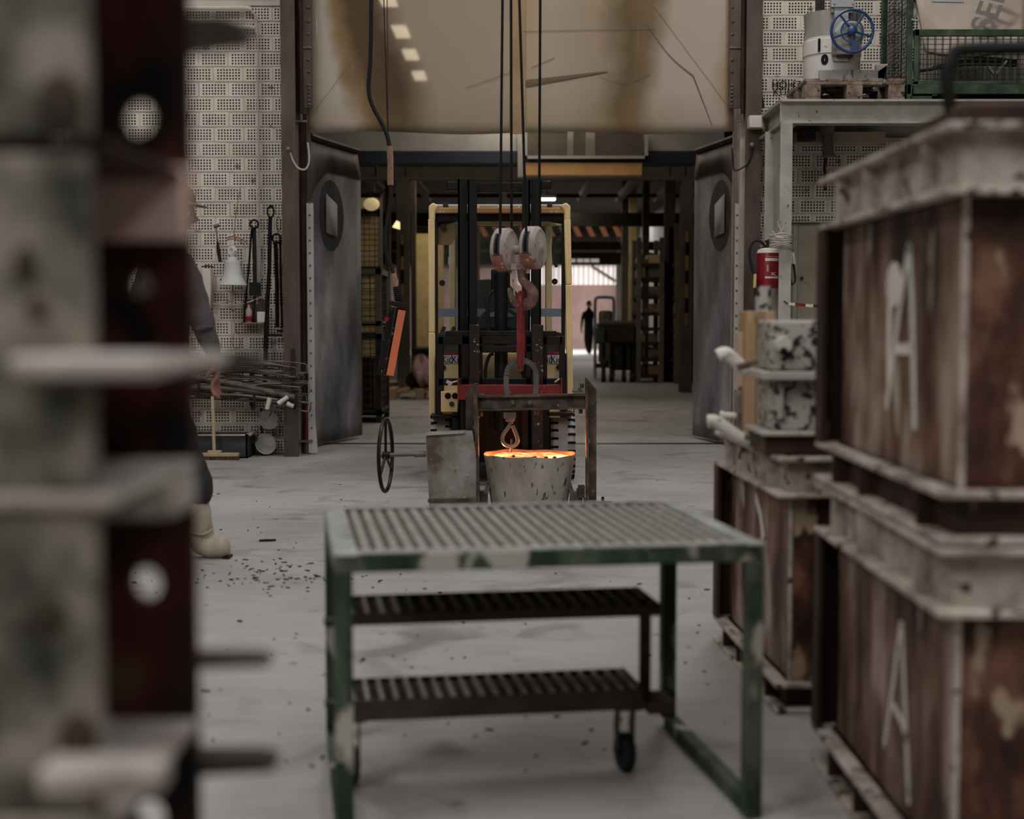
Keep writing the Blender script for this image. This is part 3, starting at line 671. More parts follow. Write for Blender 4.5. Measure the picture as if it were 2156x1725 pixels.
def bowl(par, px, py, Y, r, tilt, name='bowl'):
    ax = Vector((tilt[0], tilt[1], tilt[2])).normalized(); c = P(px, py, Y)
    return MB().lathe([(0, -.62 * r), (.4 * r, -.55 * r), (.75 * r, -.32 * r), (.95 * r, 0), (r, .06 * r), (.93 * r, .06 * r), (.68 * r, -.25 * r), (0, -.5 * r)], c, ax, 24, 1, 1.12).build(name, 'ladle_white', par); MB().lathe([(.92 * r, .055 * r), (.67 * r, -.24 * r), (0, -.49 * r)], c, ax, 24, 1, 1.12).build('bowl_lining', 'ladle_inner', par)
bowl(t, 565, 884, 11.88, .09, (.35, -.55, .5))
t = hang('spoon_ladle', 'white-coated spoon ladle hanging lowest, near the floor', 'ladle', P(558, 935, 11.9))
bowl(t, 559, 935, 11.88, .09, (.35, -.6, .4)); MB().tube([P(552, 912, 11.93), P(549, 890, 11.97), P(550, 860, 12.0)], .009, 6).build('handle', 'black_steel', t)
t = hang('tongs', 'black foundry tongs with round eye hung nearest the rusty post', 'tongs', P(588, 700, 11.97))
ring(MB(), 582, 502, .034, .036, 11.95, .009).build('eye', 'black_steel', t)
MB().tube([P(580, 512, 11.96), P(583, 600, 11.96), P(584, 690, 11.96)], .017, 8).build('arm', 'black_steel', t)
MB().tube([P(590, 495, 11.97), P(591, 600, 11.97), P(594, 692, 11.97)], .01, 8).build('arm', 'black_steel', t)
MB().bx(X(566, 11.95), X(594, 11.95), 11.93, 11.98, Z(709, 11.95), Z(703, 11.95)).bx(X(584, 11.95), X(609, 11.95), 11.93, 11.98, Z(700, 11.95), Z(694, 11.95)).build('jaw', 'black_steel', t)
ring(MB(), 586, 472, .018, .06, 11.99, .004).build('hanging_loop', 'rust_post', t)
t = tag(MB().bx(X(430, 11.99), X(448, 11.99), 11.94, 12.05, Z(650, 11.99), Z(566, 11.99)).build('switch_box', 'plaster', None, bev=.006), 'pale switch box on the brick wall behind the worker shoulder', 'box')
MB().tube([P(425, 562, 11.98), P(438, 560, 11.96), P(452, 563, 11.97)], .007, 5).build('lever', 'dark_steel', t)
# little shelf with bottle
t = hang('wall_tray', 'small brown hanging tray below the black paddle', 'tray', P(537, 682, 11.95))
MB().bx(X(512, 11.98), X(560, 11.98), 12.0, 12.04, Z(680, 11.98), Z(630, 11.98)).build('back_board', 'rust_post', t)
MB().bx(X(512, 11.98), X(560, 11.98), 11.88, 12.04, Z(682, 11.98), Z(679, 11.98)).build('tray_floor', 'wood_dirty', t)
MB().tube(crv([P(449, 640, 11.98), P(470, 638, 11.97), P(490, 634, 11.97), P(510, 640, 11.96), P(530, 634, 11.96), P(552, 625, 11.97)], 4), .006, 5).build('tie_wire', 'pale_wire', t)
t = hang('bottle', 'pink and red plastic bottle standing in the small wall tray', 'bottle', P(524, 679, 11.94))
c = P(524, 679, 11.94); MB().lathe([(.024, 0), (.026, .04), (.026, .1), (.01, .13), (.01, .15)], c, n=14).build('bottle_body', 'rag_pink', t)
MB().lathe([(.027, .01), (.027, .05)], c, n=14).build('bottle_label', 'red_gloss', t)
t = tag(MB().box(P(551, 668, 11.94) + UZ * .0, (.07, .05, .09)).build('small_carton', 'white_paint', None, bev=.003), 'small white carton beside the pink bottle in the wall tray', 'carton')
# ---- rods
for i, (px, y0, y1, lab) in enumerate(((412, 800, 835, 'left'), (529, 818, 862, 'middle'), (617, 775, 860, 'right'))):
    yk = 11.735 if lab == 'right' else 12.05
    t = MB().bar(P(px, y0 - 40, yk), P(px, y1 - 8, yk), .03, .012, (0, 1, 0)).tube(crv([P(px, y1 - 12, yk - .02), P(px + 3, y1, yk - .08), P(px + 6, y1 - 6, 11.62), P(px + 6, y1 - 30, 11.58)], 4), .012, 6).build('rod_hook', 'dark_steel', None)
    tag(t, 'bent iron wall hook carrying the rod bundle, %s of three' % ('first from the rusty post' if lab == 'right' else 'second from the rusty post' if lab == 'middle' else 'third from the rusty post'), 'hook', 'hooks under the rod bundle')
random.seed(11)
for i in range(84):
    a = random.uniform(0, 1); y = 11.75 + random.uniform(-.08, .2); py = 768 + 68 * a + random.uniform(-6, 6)
    tilt = random.uniform(-6, 16); x0 = random.uniform(330, 430); x1 = random.uniform(560, 648)
    bow = random.uniform(-6, 5); k = 9; pts = []
    for j in range(6):
        u = j / 5; pts.append(P(x0 + (x1 - x0) * u, py + tilt * u - 10 * math.sin(u * 3.1) * (1 - a) + bow * math.sin(u * 7 + i), y + random.uniform(-.015, .015)))
    if i % 5 == 0: pts += [P(x1 + 6, py + tilt + 8, y), P(x1 + 3, py + tilt + 20, y), P(x1 - 16, py + tilt + 18, y)]
    t = MB().tube(crv(pts, 3), random.choice((.004, .005, .006, .008)), 5).build('iron_rod', random.choice(('rod_grey', 'rod_grey', 'rod_brown', 'rod_grey', 'bronze_grey')), None)
    tag(t, 'thin bent iron rod in the tangled bundle on the wall hooks', 'rod', 'rods on the wall hooks')
for i, (p0, p1, r, m_, lab) in enumerate((((395, 792), (622, 838), .023, 'rod_grey', 'thick pale grey pipe lying along the front of the rod bundle'), ((400, 816), (560, 828), .022, 'rust_post', 'thick rusty pipe under the pale grey pipe of the rod bundle'), ((450, 830), (585, 842), .012, 'bronze_grey', 'bent grey handle bar lowest in the rod bundle'))):
    t = MB().tube(crv([P(p0[0], p0[1], 11.66), P((p0[0] + p1[0]) / 2, (p0[1] + p1[1]) / 2 - 3, 11.65), P(p1[0], p1[1], 11.66)], 5), r, 8).build('iron_pipe', m_, None); tag(t, lab, 'pipe')
for i, (a, b, c_, d, lab) in enumerate(((568, 838, 562, 862, 'short pale grip hanging left of the bundle end'), (586, 850, 606, 836, 'pale tool grip pointing up to the post'), (604, 850, 618, 856, 'pale tool grip pointing down to the post'))):
    t = MB().tube([P(a, b, 11.62), P(c_, d, 11.62)], [.02, .017], 8).build('tool_grip', 'white_paint', None); tag(t, lab + ', below the rods', 'tool')
    q = P(c_, d, 11.62); MB().tube(crv([P(a, b, 11.62), P(a + 4, b + 26, 11.66), P(a - 2, b + 40, 11.7)], 3), .007, 6).build('tang', 'rod_grey', t)
# trough and broom
t = hang('metal_trough', 'dark grey sheet metal trough on the floor below the rods', 'trough', (X(468, 11.8), 11.85, 0))
x0, x1, y0, y1 = X(402, 11.7), X(522, 11.7), 11.62, 11.98; zt = Z(916, 11.7)
MB().bx(x0, x1, y0, y0 + .012, 0, zt).bx(x0, x1, y1 - .012, y1, 0, zt).bx(x0, x0 + .012, y0, y1, 0, zt).bx(x1 - .012, x1, y0, y1, 0, zt).bx(x0, x1, y0, y1, 0, .012).build('trough_body', 'trough', t)
MB().bx(x0 - .02, x1 + .02, y0 - .02, y0 + .012, zt, zt + .012).bx(x0 - .02, x1 + .02, y1, y1 + .02, zt, zt + .012).bx(x1 - .012, x1 + .03, y0 - .02, y1, zt, zt + .012).build('rim', 'grey_steel', t)
MB().tube(arc((x1 + .03, y0 + .1, zt - .03), .035, -math.pi / 2, math.pi / 2, UX, UZ, 8), .008, 6).build('handle', 'dark_steel', t)
t = hang('push_broom', 'wooden push broom leaning upright in front of the trough', 'broom', P(461, 965, 11.5))
yb = 11.5
MB().tube([P(447, 835, 11.56), P(451, 952, yb)], .014, 8).build('handle', 'broom_wood', t)
MB().bx(X(421, yb), X(501, yb), yb - .035, yb + .035, Z(961, yb), Z(954, yb)).box(P(452, 952, yb), (.11, .05, .025)).build('broom_head', 'broom_wood', t, bev=.004)
m = MB(); 
for i in range(30):
    x = X(422, yb) + (X(500, yb) - X(422, yb)) * i / 29
    for j in range(4): m.cyl((x, yb - .028 + j * .018, Z(961, yb)), (x + random.uniform(-.006, .006), yb - .032 + j * .021, .002), .005, n=5)
m.build('bristles', 'bristle', t, kind='stuff')

# ================================================================== RIGHT WALL: STEEL RACK AND WHAT STANDS ON IT
yf = 10.8; zt = Z(212, yf); xl = X(1636, yf)
rk = thing('steel_rack', 'grey steel beam platform carrying the drum ladle and green mesh crate', 'rack', (3.3, 11.3, 0))
def ibeam(p0, p1, h, w, t, up=(0, 0, 1)):
    p0, p1, u = Vector(p0), Vector(p1), Vector(up)
    return MB().bar(p0 + u * (h / 2 - t / 2), p1 + u * (h / 2 - t / 2), w, t, up).bar(p0 - u * (h / 2 - t / 2), p1 - u * (h / 2 - t / 2), w, t, up).bar(p0, p1, t * .8, h, up)
hb = zt - Z(262, yf)
ibeam((xl, yf, zt - hb / 2), (5.2, yf, zt - hb / 2), hb, .14, .014).build('front_beam', 'grey_steel', rk)
ibeam((xl + .07, yf + .08, zt - hb / 2), (xl + .07, 11.69, zt - hb / 2), hb, .14, .014).build('side_beam', 'grey_steel', rk)
ibeam((2.06, 11.78, zt - hb / 2), (5.2, 11.78, zt - hb / 2), hb, .14, .014).build('rear_beam', 'grey_steel', rk)
MB().bx(xl, 5.2, yf, 11.7, zt, zt + .012).build('deck_plate', 'grey_steel', rk)
MB().bx(X(1634, yf), X(1659, yf), yf - .07, yf - .055, 0, zt - hb).bx(X(1645, yf), X(1648, yf), yf - .055, yf + .42, 0, zt - hb).bx(X(1606, yf + .42), X(1650, yf + .42), yf + .42, yf + .435, 0, zt - hb).build('post', 'grey_steel', rk)
ibeam((5.0, yf, 0), (5.0, yf, zt - hb), .2, .16, .014, (0, 1, 0)).build('post', 'grey_steel', rk)
# conduit lamp under the rack
t = thing('strip_lamp', 'unlit strip lamp and cable tray under the grey platform', 'lamp', P(1730, 310, 11.6))
MB().bx(X(1664, 11.6), X(1850, 11.6), 11.5, 11.7, Z(303, 11.6), Z(281, 11.6)).build('cable_tray', 'cabinet_cream', t)
MB().bx(X(1672, 11.5), X(1706, 11.5), 11.4, 11.5, Z(300, 11.5), Z(272, 11.5)).build('socket_box', 'dark_steel', t, bev=.01)
MB().cyl(P(1742, 245, 11.4), P(1742, 285, 11.4), .075, .05).cyl(P(1742, 285, 11.4), P(1744, 330, 11.4), .04, .05).build('bellows', 'store_beam', t)
MB().tube([P(1664, 262, 11.5), P(1850, 262, 11.5)], .012, 6).build('pipe', 'dark_steel', t)
MB().tube([P(1742, 315, 11.45), P(1736, 350, 11.5), P(1738, 400, 11.6)], .012, 6).build('drop_cable', 'black_rubber', t)
# extinguisher
c = P(1617, 607, 10.98); s = 10.98 / F
t = thing('fire_extinguisher', 'red fire extinguisher hung behind the grey platform post', 'extinguisher', c)
MB().lathe([(20 * s, 0), (24 * s, 3 * s), (24 * s, 74 * s), (22 * s, 80 * s), (10 * s, 83 * s)], c, n=28).build('cylinder', 'red_gloss', t)
MB().lathe([(24.3 * s, 73 * s), (22.3 * s, 80 * s), (10 * s, 84 * s)], c, n=28).build('shoulder', 'white_paint', t)
MB().lathe([(10 * s, 83 * s), (10 * s, 88 * s), (5 * s, 89 * s), (5 * s, 98 * s), (0, 99 * s)], c, n=14).box(c + Vector((3 * s, 0, 100 * s)), (22 * s, 6 * s, 5 * s), (0, -.3, 0)).build('valve', 'black_rubber', t)
MB().tube(crv([P(1612, 520, 10.98), P(1600, 508, 10.97), P(1586, 510, 10.96), P(1578, 530, 10.95), P(1582, 560, 10.94), P(1590, 590, 10.93), P(1590, 625, 10.95)], 5), 3 * s, 8).build('hose', 'black_rubber', t)
MB().tube([P(1590, 577, 10.9), P(1589, 606, 10.9)], 3.4 * s, 8).build('nozzle', 'beige_plastic', t)
def arcpatch(z0, z1, a0, a1, r, mat, nm):
    vs = []; fs = []; n = 10
    for i in range(n + 1):
        a = a0 + (a1 - a0) * i / n
        for z in (z0, z1): vs.append(c + Vector((r * math.sin(a), -r * math.cos(a), z)))
    for i in range(n): fs.append((2 * i, 2 * i + 2, 2 * i + 3, 2 * i + 1))
    MB().add(vs, fs).build(nm, mat, t)
arcpatch(56 * s, 62 * s, -.45, .8, 24.3 * s, 'white_paint', 'label_band'); arcpatch(20 * s, 24 * s, -.45, .8, 24.3 * s, 'white_paint', 'label_band')
arcpatch(64.5 * s, 66 * s, -.35, .8, 24.3 * s, 'rag_pink', 'label_line'); arcpatch(34 * s, 48 * s, -.3, -.15, 24.3 * s, 'rag_pink', 'label_line'); arcpatch(38 * s, 47 * s, .0, .5, 24.3 * s, 'red_paint', 'label_line')
text('lettering', 'BC', 'white_paint', t, c + Vector((7 * s, -24.4 * s, 29 * s)), 9 * s, (R(90), 0, .3))
# rope round the post, loose cables
t = thing('rope_coil', 'pale rope and wire wound round the grey platform post', 'rope', P(1645, 520, 10.6))
random.seed(3)
for i in range(7):
    z = Z(494 + 4 * i, 10.7); a = random.uniform(-.012, .012)
    MB().tube(crv([(X(1622, 10.7), 10.78, z), (X(1626, 10.65), 10.69, z + a), (X(1645, 10.65), 10.67, z - a), (X(1664, 10.65), 10.70, z + a), (X(1665, 10.8), 10.84, z), (X(1640, 10.9), 10.87, z)], 3), .007, 6).build('rope_turn', 'pale_wire', t)
MB().tube(crv([P(1650, 497, 10.66), P(1638, 470, 10.7), P(1644, 462, 10.7), P(1650, 478, 10.7), P(1640, 490, 10.67)], 4), .003, 5).tube([P(1626, 487, 10.64), P(1634, 500, 10.64), P(1650, 502, 10.63)], .01, 6).build('rope_end', 'pale_wire', t)
t = MB().tube(crv([P(1664, 545, 10.9), P(1662, 575, 10.9), P(1666, 598, 10.88), P(1674, 590, 10.88), P(1671, 560, 10.9), P(1667, 543, 10.9)], 5), .009, 6).build('looped_cable', 'dark_steel', None); tag(t, 'dark cable looped beside the grey post and cream cabinet', 'cable')
MB().tube([P(1664, 530, 10.88), P(1665, 556, 10.88)], .012, 8).tube([P(1669, 532, 10.88), P(1672, 556, 10.88)], .012, 8).build('plug', 'white_paint', t)
t = thing('control_cabinet', 'cream electrical cabinet on the brick wall behind the grey post', 'cabinet', (X(1720, 11.6), 11.7, .35))
MB().bx(X(1663, 11.6), X(1800, 11.6), 11.5, 11.88, .35, Z(471, 11.6)).build('cabinet_body', 'grey_steel', t, bev=.008)
MB().bx(X(1678, 11.48), X(1796, 11.48), 11.48, 11.5, .40, Z(475, 11.48)).build('cabinet_door', 'cabinet_cream', t, bev=.004)
MB().cyl(P(1688, 586, 11.47), P(1688, 586, 11.44), .014, n=10).build('lock', 'dark_steel', t)
MB().bx(X(1664, 11.5), X(1800, 11.5), 11.46, 11.9, Z(471, 11.6), Z(468, 11.6)).build('hood', 'grey_steel', t)
t = thing('barrier_tape', 'red and white barrier tape tied to the grey post', 'tape', P(1680, 645, 10.72))
for i, (a, b, m_) in enumerate((((1650, 634), (1660, 640), 'red_gloss'), ((1660, 640), (1674, 641), 'white_paint'), ((1674, 641), (1696, 643), 'red_gloss'), ((1696, 643), (1712, 644), 'white_paint'), ((1712, 644), (1734, 646), 'red_gloss'))):
    MB().bar(P(*a, 10.726), P(*b, 10.726), .004, .022 if i else .008).build('tape_stripe', m_, t)
t = MB().tube(crv([P(1603, 0, 11.75), P(1603, 120, 11.75), P(1602, 190, 11.76), P(1607, 228, 11.76)], 5), .012, 6).build('wall_cable', 'black_rubber', None); tag(t, 'black cable clipped to the bricks beside the right rusty post', 'cable')
# graffiti
text('graffiti_lettering', 'HOHZ', 'dark_hole', wr, P(1656, 179, 11.885), .085, ext=.0005); text('graffiti_lettering', 'KUN', 'dark_hole', wr, P(1650, 194, 11.885), .085, ext=.0005)

# ---- pallet
def pallet(label, loc, w, d, mat, rotz=0, h=.14):
    t = thing('wooden_pallet', label, 'pallet', loc); x, y, z = loc
    for i in range(3):
        xx = x + (-.5 + .5 * i) * (w - .1)
        for j in range(3):
            yy = y + (-.5 + .5 * j) * (d - .12); MB().bx(xx - .06, xx + .06, yy - .06, yy + .06, z + .02, z + h - .045).build('block', mat, t, bev=.004)
        MB().bx(xx - .06, xx + .06, y - d / 2, y + d / 2, z, z + .02).build('runner', mat, t, bev=.003)
    for j in range(3):
        yy = y + (-.5 + .5 * j) * (d - .12); MB().bx(x - w / 2, x + w / 2, yy - .06, yy + .06, z + h - .045, z + h - .022).build('stringer', mat, t, bev=.003)
    for i in range(5):
        xx = x + (-.5 + .25 * i) * (w - .1); MB().bx(xx - .055, xx + .055, y - d / 2, y + d / 2, z + h - .022, z + h + random.uniform(-.003, .003)).build('deck_board', mat, t, bev=.003)
    return t
zp = zt + .012
pallet('dusty wooden pallet under the white drum ladle on the platform', (X(1770, 11.15), 11.2, zp), .73, .76, 'wood_dirty', h=.155)
zd = zp + .155; yd = 11.15; s = yd / F; xc = X(1742, yd)
t = thing('drum_ladle', 'white numbered drum ladle with gearbox and blue hand wheel', 'ladle', (xc, yd, zd))
def dz(py): return Z(py, yd)
MB().lathe([(58 * s, zd), (58 * s, dz(122)), (60 * s, dz(121)), (60 * s, dz(92)), (57 * s, dz(90)), (57 * s, dz(82)), (55 * s, dz(60)), (58 * s, dz(32)), (52 * s, dz(32)), (48 * s, dz(60)), (46 * s, dz(110)), (0, dz(112))], (xc, yd, 0), n=36).build('drum_shell', 'drum_white', t)
MB().lathe([(57.4 * s, dz(84)), (55.6 * s, dz(60)), (58.5 * s, dz(32))], (xc, yd, 0), n=36).build('upper_shell', 'drum_grey', t)
MB().prism([(0, 0), (28 * s, 26 * s), (28 * s, 30 * s), (0, 30 * s)], (xc + 42 * s, yd + .06, dz(62)), UX, UZ, .12).build('spout', 'drum_grey', t)
MB().bx(xc - 16 * s, xc + 28 * s, yd - 62 * s, yd - 50 * s, dz(40), dz(-40)).build('bail_arm', 'galv', t)
MB().bx(xc - 10 * s, xc + 18 * s, yd - 66 * s, yd - 58 * s, dz(140), dz(-60)).build('arm_plate', 'galv', t)
MB().bx(xc - 18 * s, xc + 30 * s, yd - 70 * s, yd - 60 * s, dz(30), dz(17)).build('clamp_plate', 'galv', t)
for a in (-12, 26): MB().cyl((xc + a * s, yd - 72 * s, dz(22)), (xc + a * s, yd - 69 * s, dz(22)), 3 * s, n=6).build('bolt', 'galv', t)
MB().bx(xc - 30 * s, xc - 17 * s, yd - .02, yd + .1, dz(30), dz(-60)).build('rear_arm', 'dark_steel', t)
MB().lathe([(0, 0), (30 * s, 0), (30 * s, 10 * s), (22 * s, 18 * s), (0, 18 * s)], (X(1762, yd), yd - 58 * s, dz(86)), (0, -1, 0), 26).build('gear_flange', 'galv', t)
MB().bx(X(1728, yd), X(1772, yd), yd - 80 * s, yd - 56 * s, dz(130), dz(84)).build('gear_case', 'drum_grey', t, bev=.01)
MB().bx(X(1738, yd), X(1768, yd), yd - 78 * s, yd - 56 * s, dz(134), dz(129)).build('gear_base', 'dark_steel', t)
text('number', '1', 'dark_hole', t, (xc - 37 * s, yd - 49.5 * s, dz(106)), 36 * s, (R(90), 0, -.65), .002, bold=.003); text('number', '0', 'dark_hole', t, (xc - 26 * s, yd - 52.5 * s, dz(136)), 24 * s, (R(90), 0, -.46), .002, bold=.008)
wc = Vector((X(1762, yd), yd - 92 * s, dz(84)))
hw = MB().tube(arc(wc, 42 * s, 0, 2 * math.pi, UX, UZ, 36)[:-1], 3 * s, 8, closed=True).tube(arc(wc, 22 * s, 0, 2 * math.pi, UX, UZ, 28)[:-1], 1.6 * s, 6, closed=True)
for k in range(5):
    a = R(90 + 38 + 72 * k); hw.tube([wc, wc + UX * 41 * s * math.cos(a) + UZ * 41 * s * math.sin(a)], 2.3 * s, 6)
hw.lathe([(0, -8 * s), (9 * s, -8 * s), (9 * s, 6 * s), (5 * s, 9 * s), (0, 9 * s)], wc, (0, -1, 0), 16).box(wc + Vector((5 * s, 0, -30 * s)), (10 * s, 4 * s, 20 * s))
hw.build('hand_wheel', 'blue_paint', t, label='blue five-spoked hand wheel')
MB().cyl(wc + UY * 8 * s, wc + UY * 20 * s, 5 * s).build('wheel_shaft', 'dark_steel', t)
# loose plates against the drum
t = tag(MB().bx(X(1715, 10.95), X(1838, 10.95), 10.93, 10.96, zd, Z(148, 10.95)).build('cover_plate', 'drum_grey', None, bev=.004), 'low grey dusty plate standing before the drum ladle on the pallet', 'plate')
t = tag(MB().prism([(0, 0), (.12, 0), (.12, .0), (.115, .2), (.02, .29), (.09, .33), (.1, .36), (0, .36)], (X(1832, 11.4), 11.42, zp), UX, UZ, .06).build('paper_sack', 'cardboard', None, bev=.01), 'crumpled beige sack between drum ladle and green crate', 'sack')

# ---- green mesh crate
yc = 10.85; x0, x1 = X(1913, yc), 4.7; z0 = zp; zb = Z(178, yc); zl = Z(62, yc); zc = zb + 1.0; yb = 11.65
t = thing('mesh_crate', 'green steel mesh crate holding a cardboard sack on the grey platform', 'crate', ((x0 + x1) / 2, (yc + yb) / 2, z0))
w = .04
for (px, pz) in ((x0 - .05, yc), (x0 - .05, yb - w)): MB().bx(px, px + w, pz, pz + w, z0, zc).build('corner_post', 'green_steel', t, bev=.003)
MB().bx(x1, x1 + w, yc, yc + w, z0, zc).build('corner_post', 'green_steel', t, bev=.003)
MB().bx(x0, x1, yc - .01, yc + .03, zb - .07, zb).build('base_rail', 'green_steel', t, bev=.003)
MB().bx(x0, x1, yc - .01, yc + .02, zb, zb + .025).bx(x0, x1, yc - .01, yc + .02, zl - .05, zl).bx(x0, x0 + .035, yc - .01, yc + .02, zb, zl).build('flap_frame', 'green_steel', t, bev=.003)
MB().bx(x0 - .05, x0 - .02, yc, yb, zb - .07, zb).bx(x0 - .05, x0 - .02, yc, yb, zc - .03, zc).build('side_rail', 'green_steel', t)
MB().bx(x0 - .02, x0 + .18, yc, yc + .05, z0, z0 + .03).bx(x0 + .14, x0 + .18, yc, yc + .05, z0, zb - .07).build('foot', 'green_steel', t)
MB().bx(x0, x1, yc + .02, yb, zb - .03, zb - .02).build('crate_floor', 'dark_steel', t)
MB().bx(x0, x1, yb, yb + .03, zc - .03, zc).bx(x0, x1, yb, yb + .03, zb, zb + .03).build('back_rail', 'green_steel', t)
MB().tube(crv([(x0 - .03, yc - .02, zl + .07), (x0 + .02, yc - .03, zl + .06), (x0 + .01, yc - .03, zl + .1)], 3), .008, 6).build('latch', 'galv', t)
m = MB(); p = .037
x = x0 + .04
while x < x1:
    m.bx(x - .0022, x + .0022, yc, yc + .005, zb + .02, zl - .04); m.bx(x - .0022 + .009, x + .0022 + .009, yc, yc + .005, zb + .02, zl - .04); x += 2.2 * p * .55 + .012
z = zb + .04
while z < zl - .04: m.bx(x0 + .03, x1, yc, yc + .005, z - .002, z + .002); z += p
y = yc + .05
while y < yb: m.bx(x0 - .04, x0 - .036, y - .002, y + .002, zb, zc); y += p
z = zb
while z < zc: m.bx(x0 - .04, x0 - .036, yc, yb, z - .002, z + .002); z += p
x = x0
while x < x1: m.bx(x - .002, x + .002, yb, yb + .004, zb, zc); x += .06
m.build('wire_mesh', 'green_wire', t, kind='stuff', smooth=False)
# cardboard sack leaning in the crate
def sack(u, v):
    px0 = 1922 + 30 * (1 - v) * .9; px1 = 2152 + 12 * v
    return P(px0 + (px1 - px0) * u, 112 - v * 150 + (18 * (u - .4) ** 2 * (1 - v) * -4 + 8 * (1 - v)), 11.2 + .25 * v)
sk = MB().grid(sack, 16, 14).build('cardboard_sack', 'cardboard', None, solid=.03); tag(sk, 'flattened beige cardboard sack with grey print leaning in the green crate', 'cardboard')
rt = (sack(.62, .6) - sack(.62, .3)).normalized()
tx = text('lettering', 'SELI', 'grey_print', sk, P(2086, 14, 11.2) - UY * .02, .25, (R(90) - .42, R(-70), 0), .001, bold=.004)
MB().add([sack(.13, .72) - UY * .024, sack(.42, .72) - UY * .024, sack(.40, .95) - UY * .024, sack(.11, .95) - UY * .024], [(0, 1, 2, 3)]).build('pale_label', 'paper', sk)
random.seed(5)
for i, lab in enumerate(('lowest', 'middle', 'upper')):
    a = P(1935 + 30 * i, 150 - 8 * i, 11.1 + .1 * i); b = P(2140, 128 - 5 * i + 10, 11.2 + .1 * i)
    o = MB().tube(crv([a, (a + b) / 2 + UZ * .03, b], 5), .012, 6).build('scrap_rod', 'dark_steel', None); tag(o, 'dark scrap rod in the green crate below the sack, %s of three' % lab, 'scrap', 'scrap rods in the crate')
o = MB().bar(P(2080, 140, 11.0), P(2094, 158, 11.0), .03, .015).bar(P(2094, 158, 11.0), P(2120, 128, 11.0), .012, .012).build('scrap_clip', 'galv', None); tag(o, 'bright metal clip among the scrap in the green crate', 'scrap')
# ================================================================== CRANE HOOK BLOCK, ROPES, LINK (8 m in)
YH = 8.0; s = YH / F
def h(px, py, dy=0.0): return P(px, py, YH + dy)
hb_ = thing('hook_block', 'dusty pink-grey twin sheave crane block with rusty hook', 'crane hook', h(1095, 650))
AX = Vector((.93, -.37, 0)).normalized(); AY = Vector((.37, .93, 0)).normalized()   # sheave axle is turned a little
def sheave(px, py):
    c = h(px, py); w = 17 * s; r = 45 * s; m = MB()
    prof = [(0, -w), (r - 6 * s, -w), (r, -w + 5 * s), (r, w - 5 * s), (r - 6 * s, w), (0, w)]
    m.lathe(prof, c, AX, 36); o = m.build('sheave_cover', 'block_dust', hb_)
    m = MB(); k = 18; vs = []; fs = []
    for i in range(k + 1):                                            # bare copper-red lower band of the cover
        a = R(195) + R(150) * i / k
        for q in (-w + 4 * s, w - 4 * s): vs.append(c + AY * math.cos(a) * r * 1.004 + UZ * math.sin(a) * r * 1.004 + AX * q)
    for i in range(k): fs.append((2 * i, 2 * i + 2, 2 * i + 3, 2 * i + 1))
    m.add(vs, fs).build('worn_band', 'block_copper', o)
    def strip(a0, a1, q, rr, mat, nm):
        vs = []; fs = []; k = 10
        for i in range(k + 1):
            a = a0 + (a1 - a0) * i / k
            for t in (-q, q): vs.append(c - AY * math.cos(a) * rr + UZ * math.sin(a) * rr + AX * t)
        for i in range(k): fs.append((2 * i, 2 * i + 2, 2 * i + 3, 2 * i + 1))
        MB().add(vs, fs).build(nm, mat, o)
    strip(R(-18), R(46), 6.8 * s, r * 1.012, 'slot_blue', 'slot_frame'); strip(R(-12), R(42), 3.2 * s, r * 1.024, 'dark_hole', 'rope_slot')
    MB().lathe([(0, 0), (30 * s, 0), (33 * s, 2 * s), (36 * s, 0), (38 * s, 0), (38 * s, 1.5 * s), (12 * s, 2.5 * s), (9 * s, 4 * s), (0, 5 * s)], c + AX * (w - .5 * s), AX, 30).build('side_disc', 'block_dust', o)
    return c
c1 = sheave(1062, 526); c2 = sheave(1122, 522)
MB().cyl(c1 + UZ * -2 * s, c2 + UZ * -2 * s, 9 * s, n=16).build('axle', 'block_dust', hb_)
m = MB().lathe([(0, 8 * s), (11 * s, 7 * s), (12 * s, 0), (12 * s, -8 * s), (10 * s, -10 * s), (10 * s, -24 * s), (0, -24 * s)], h(1090, 544), n=18); m.build('swivel_nut', 'block_dust', hb_)
MB().box(h(1092, 562), (40 * s, 16 * s, 14 * s), (0, 0, .3)).build('crosshead', 'block_dust', hb_, bev=.003)
for px in (1078, 1110): MB().box(h(px, 548), (6 * s, 18 * s, 56 * s), (0, 0, .3)).build('side_plate', 'block_dust', hb_, bev=.003)
hp = [(1096, 566), (1097, 580), (1101, 592), (1113, 603), (1121, 617), (1119, 633), (1108, 641), (1096, 641), (1085, 636), (1078, 624), (1073, 612), (1072, 606)]
rr = [8, 8, 9, 11, 12.5, 13, 13, 11.5, 9.5, 7.5, 5, 3]
pts = [h(a, b) for a, b in hp]; cp = crv(pts, 3); rad = [rr[min(11, i // 3)] * (1 - (i % 3) / 3) + rr[min(11, i // 3 + 1)] * (i % 3) / 3 for i in range(len(cp))]
o = MB().tube(cp, [q * s for q in rad], 12).build('hook', 'hook_rust', hb_)
MB().bar(h(1083, 574, -.02), h(1080, 590, -.02), 8 * s, 3 * s, (0, 1, 0)).bar(h(1080, 588, -.02), h(1084, 628, -.01), 4 * s, 2 * s, (0, 1, 0)).build('safety_latch', 'block_dust', o)
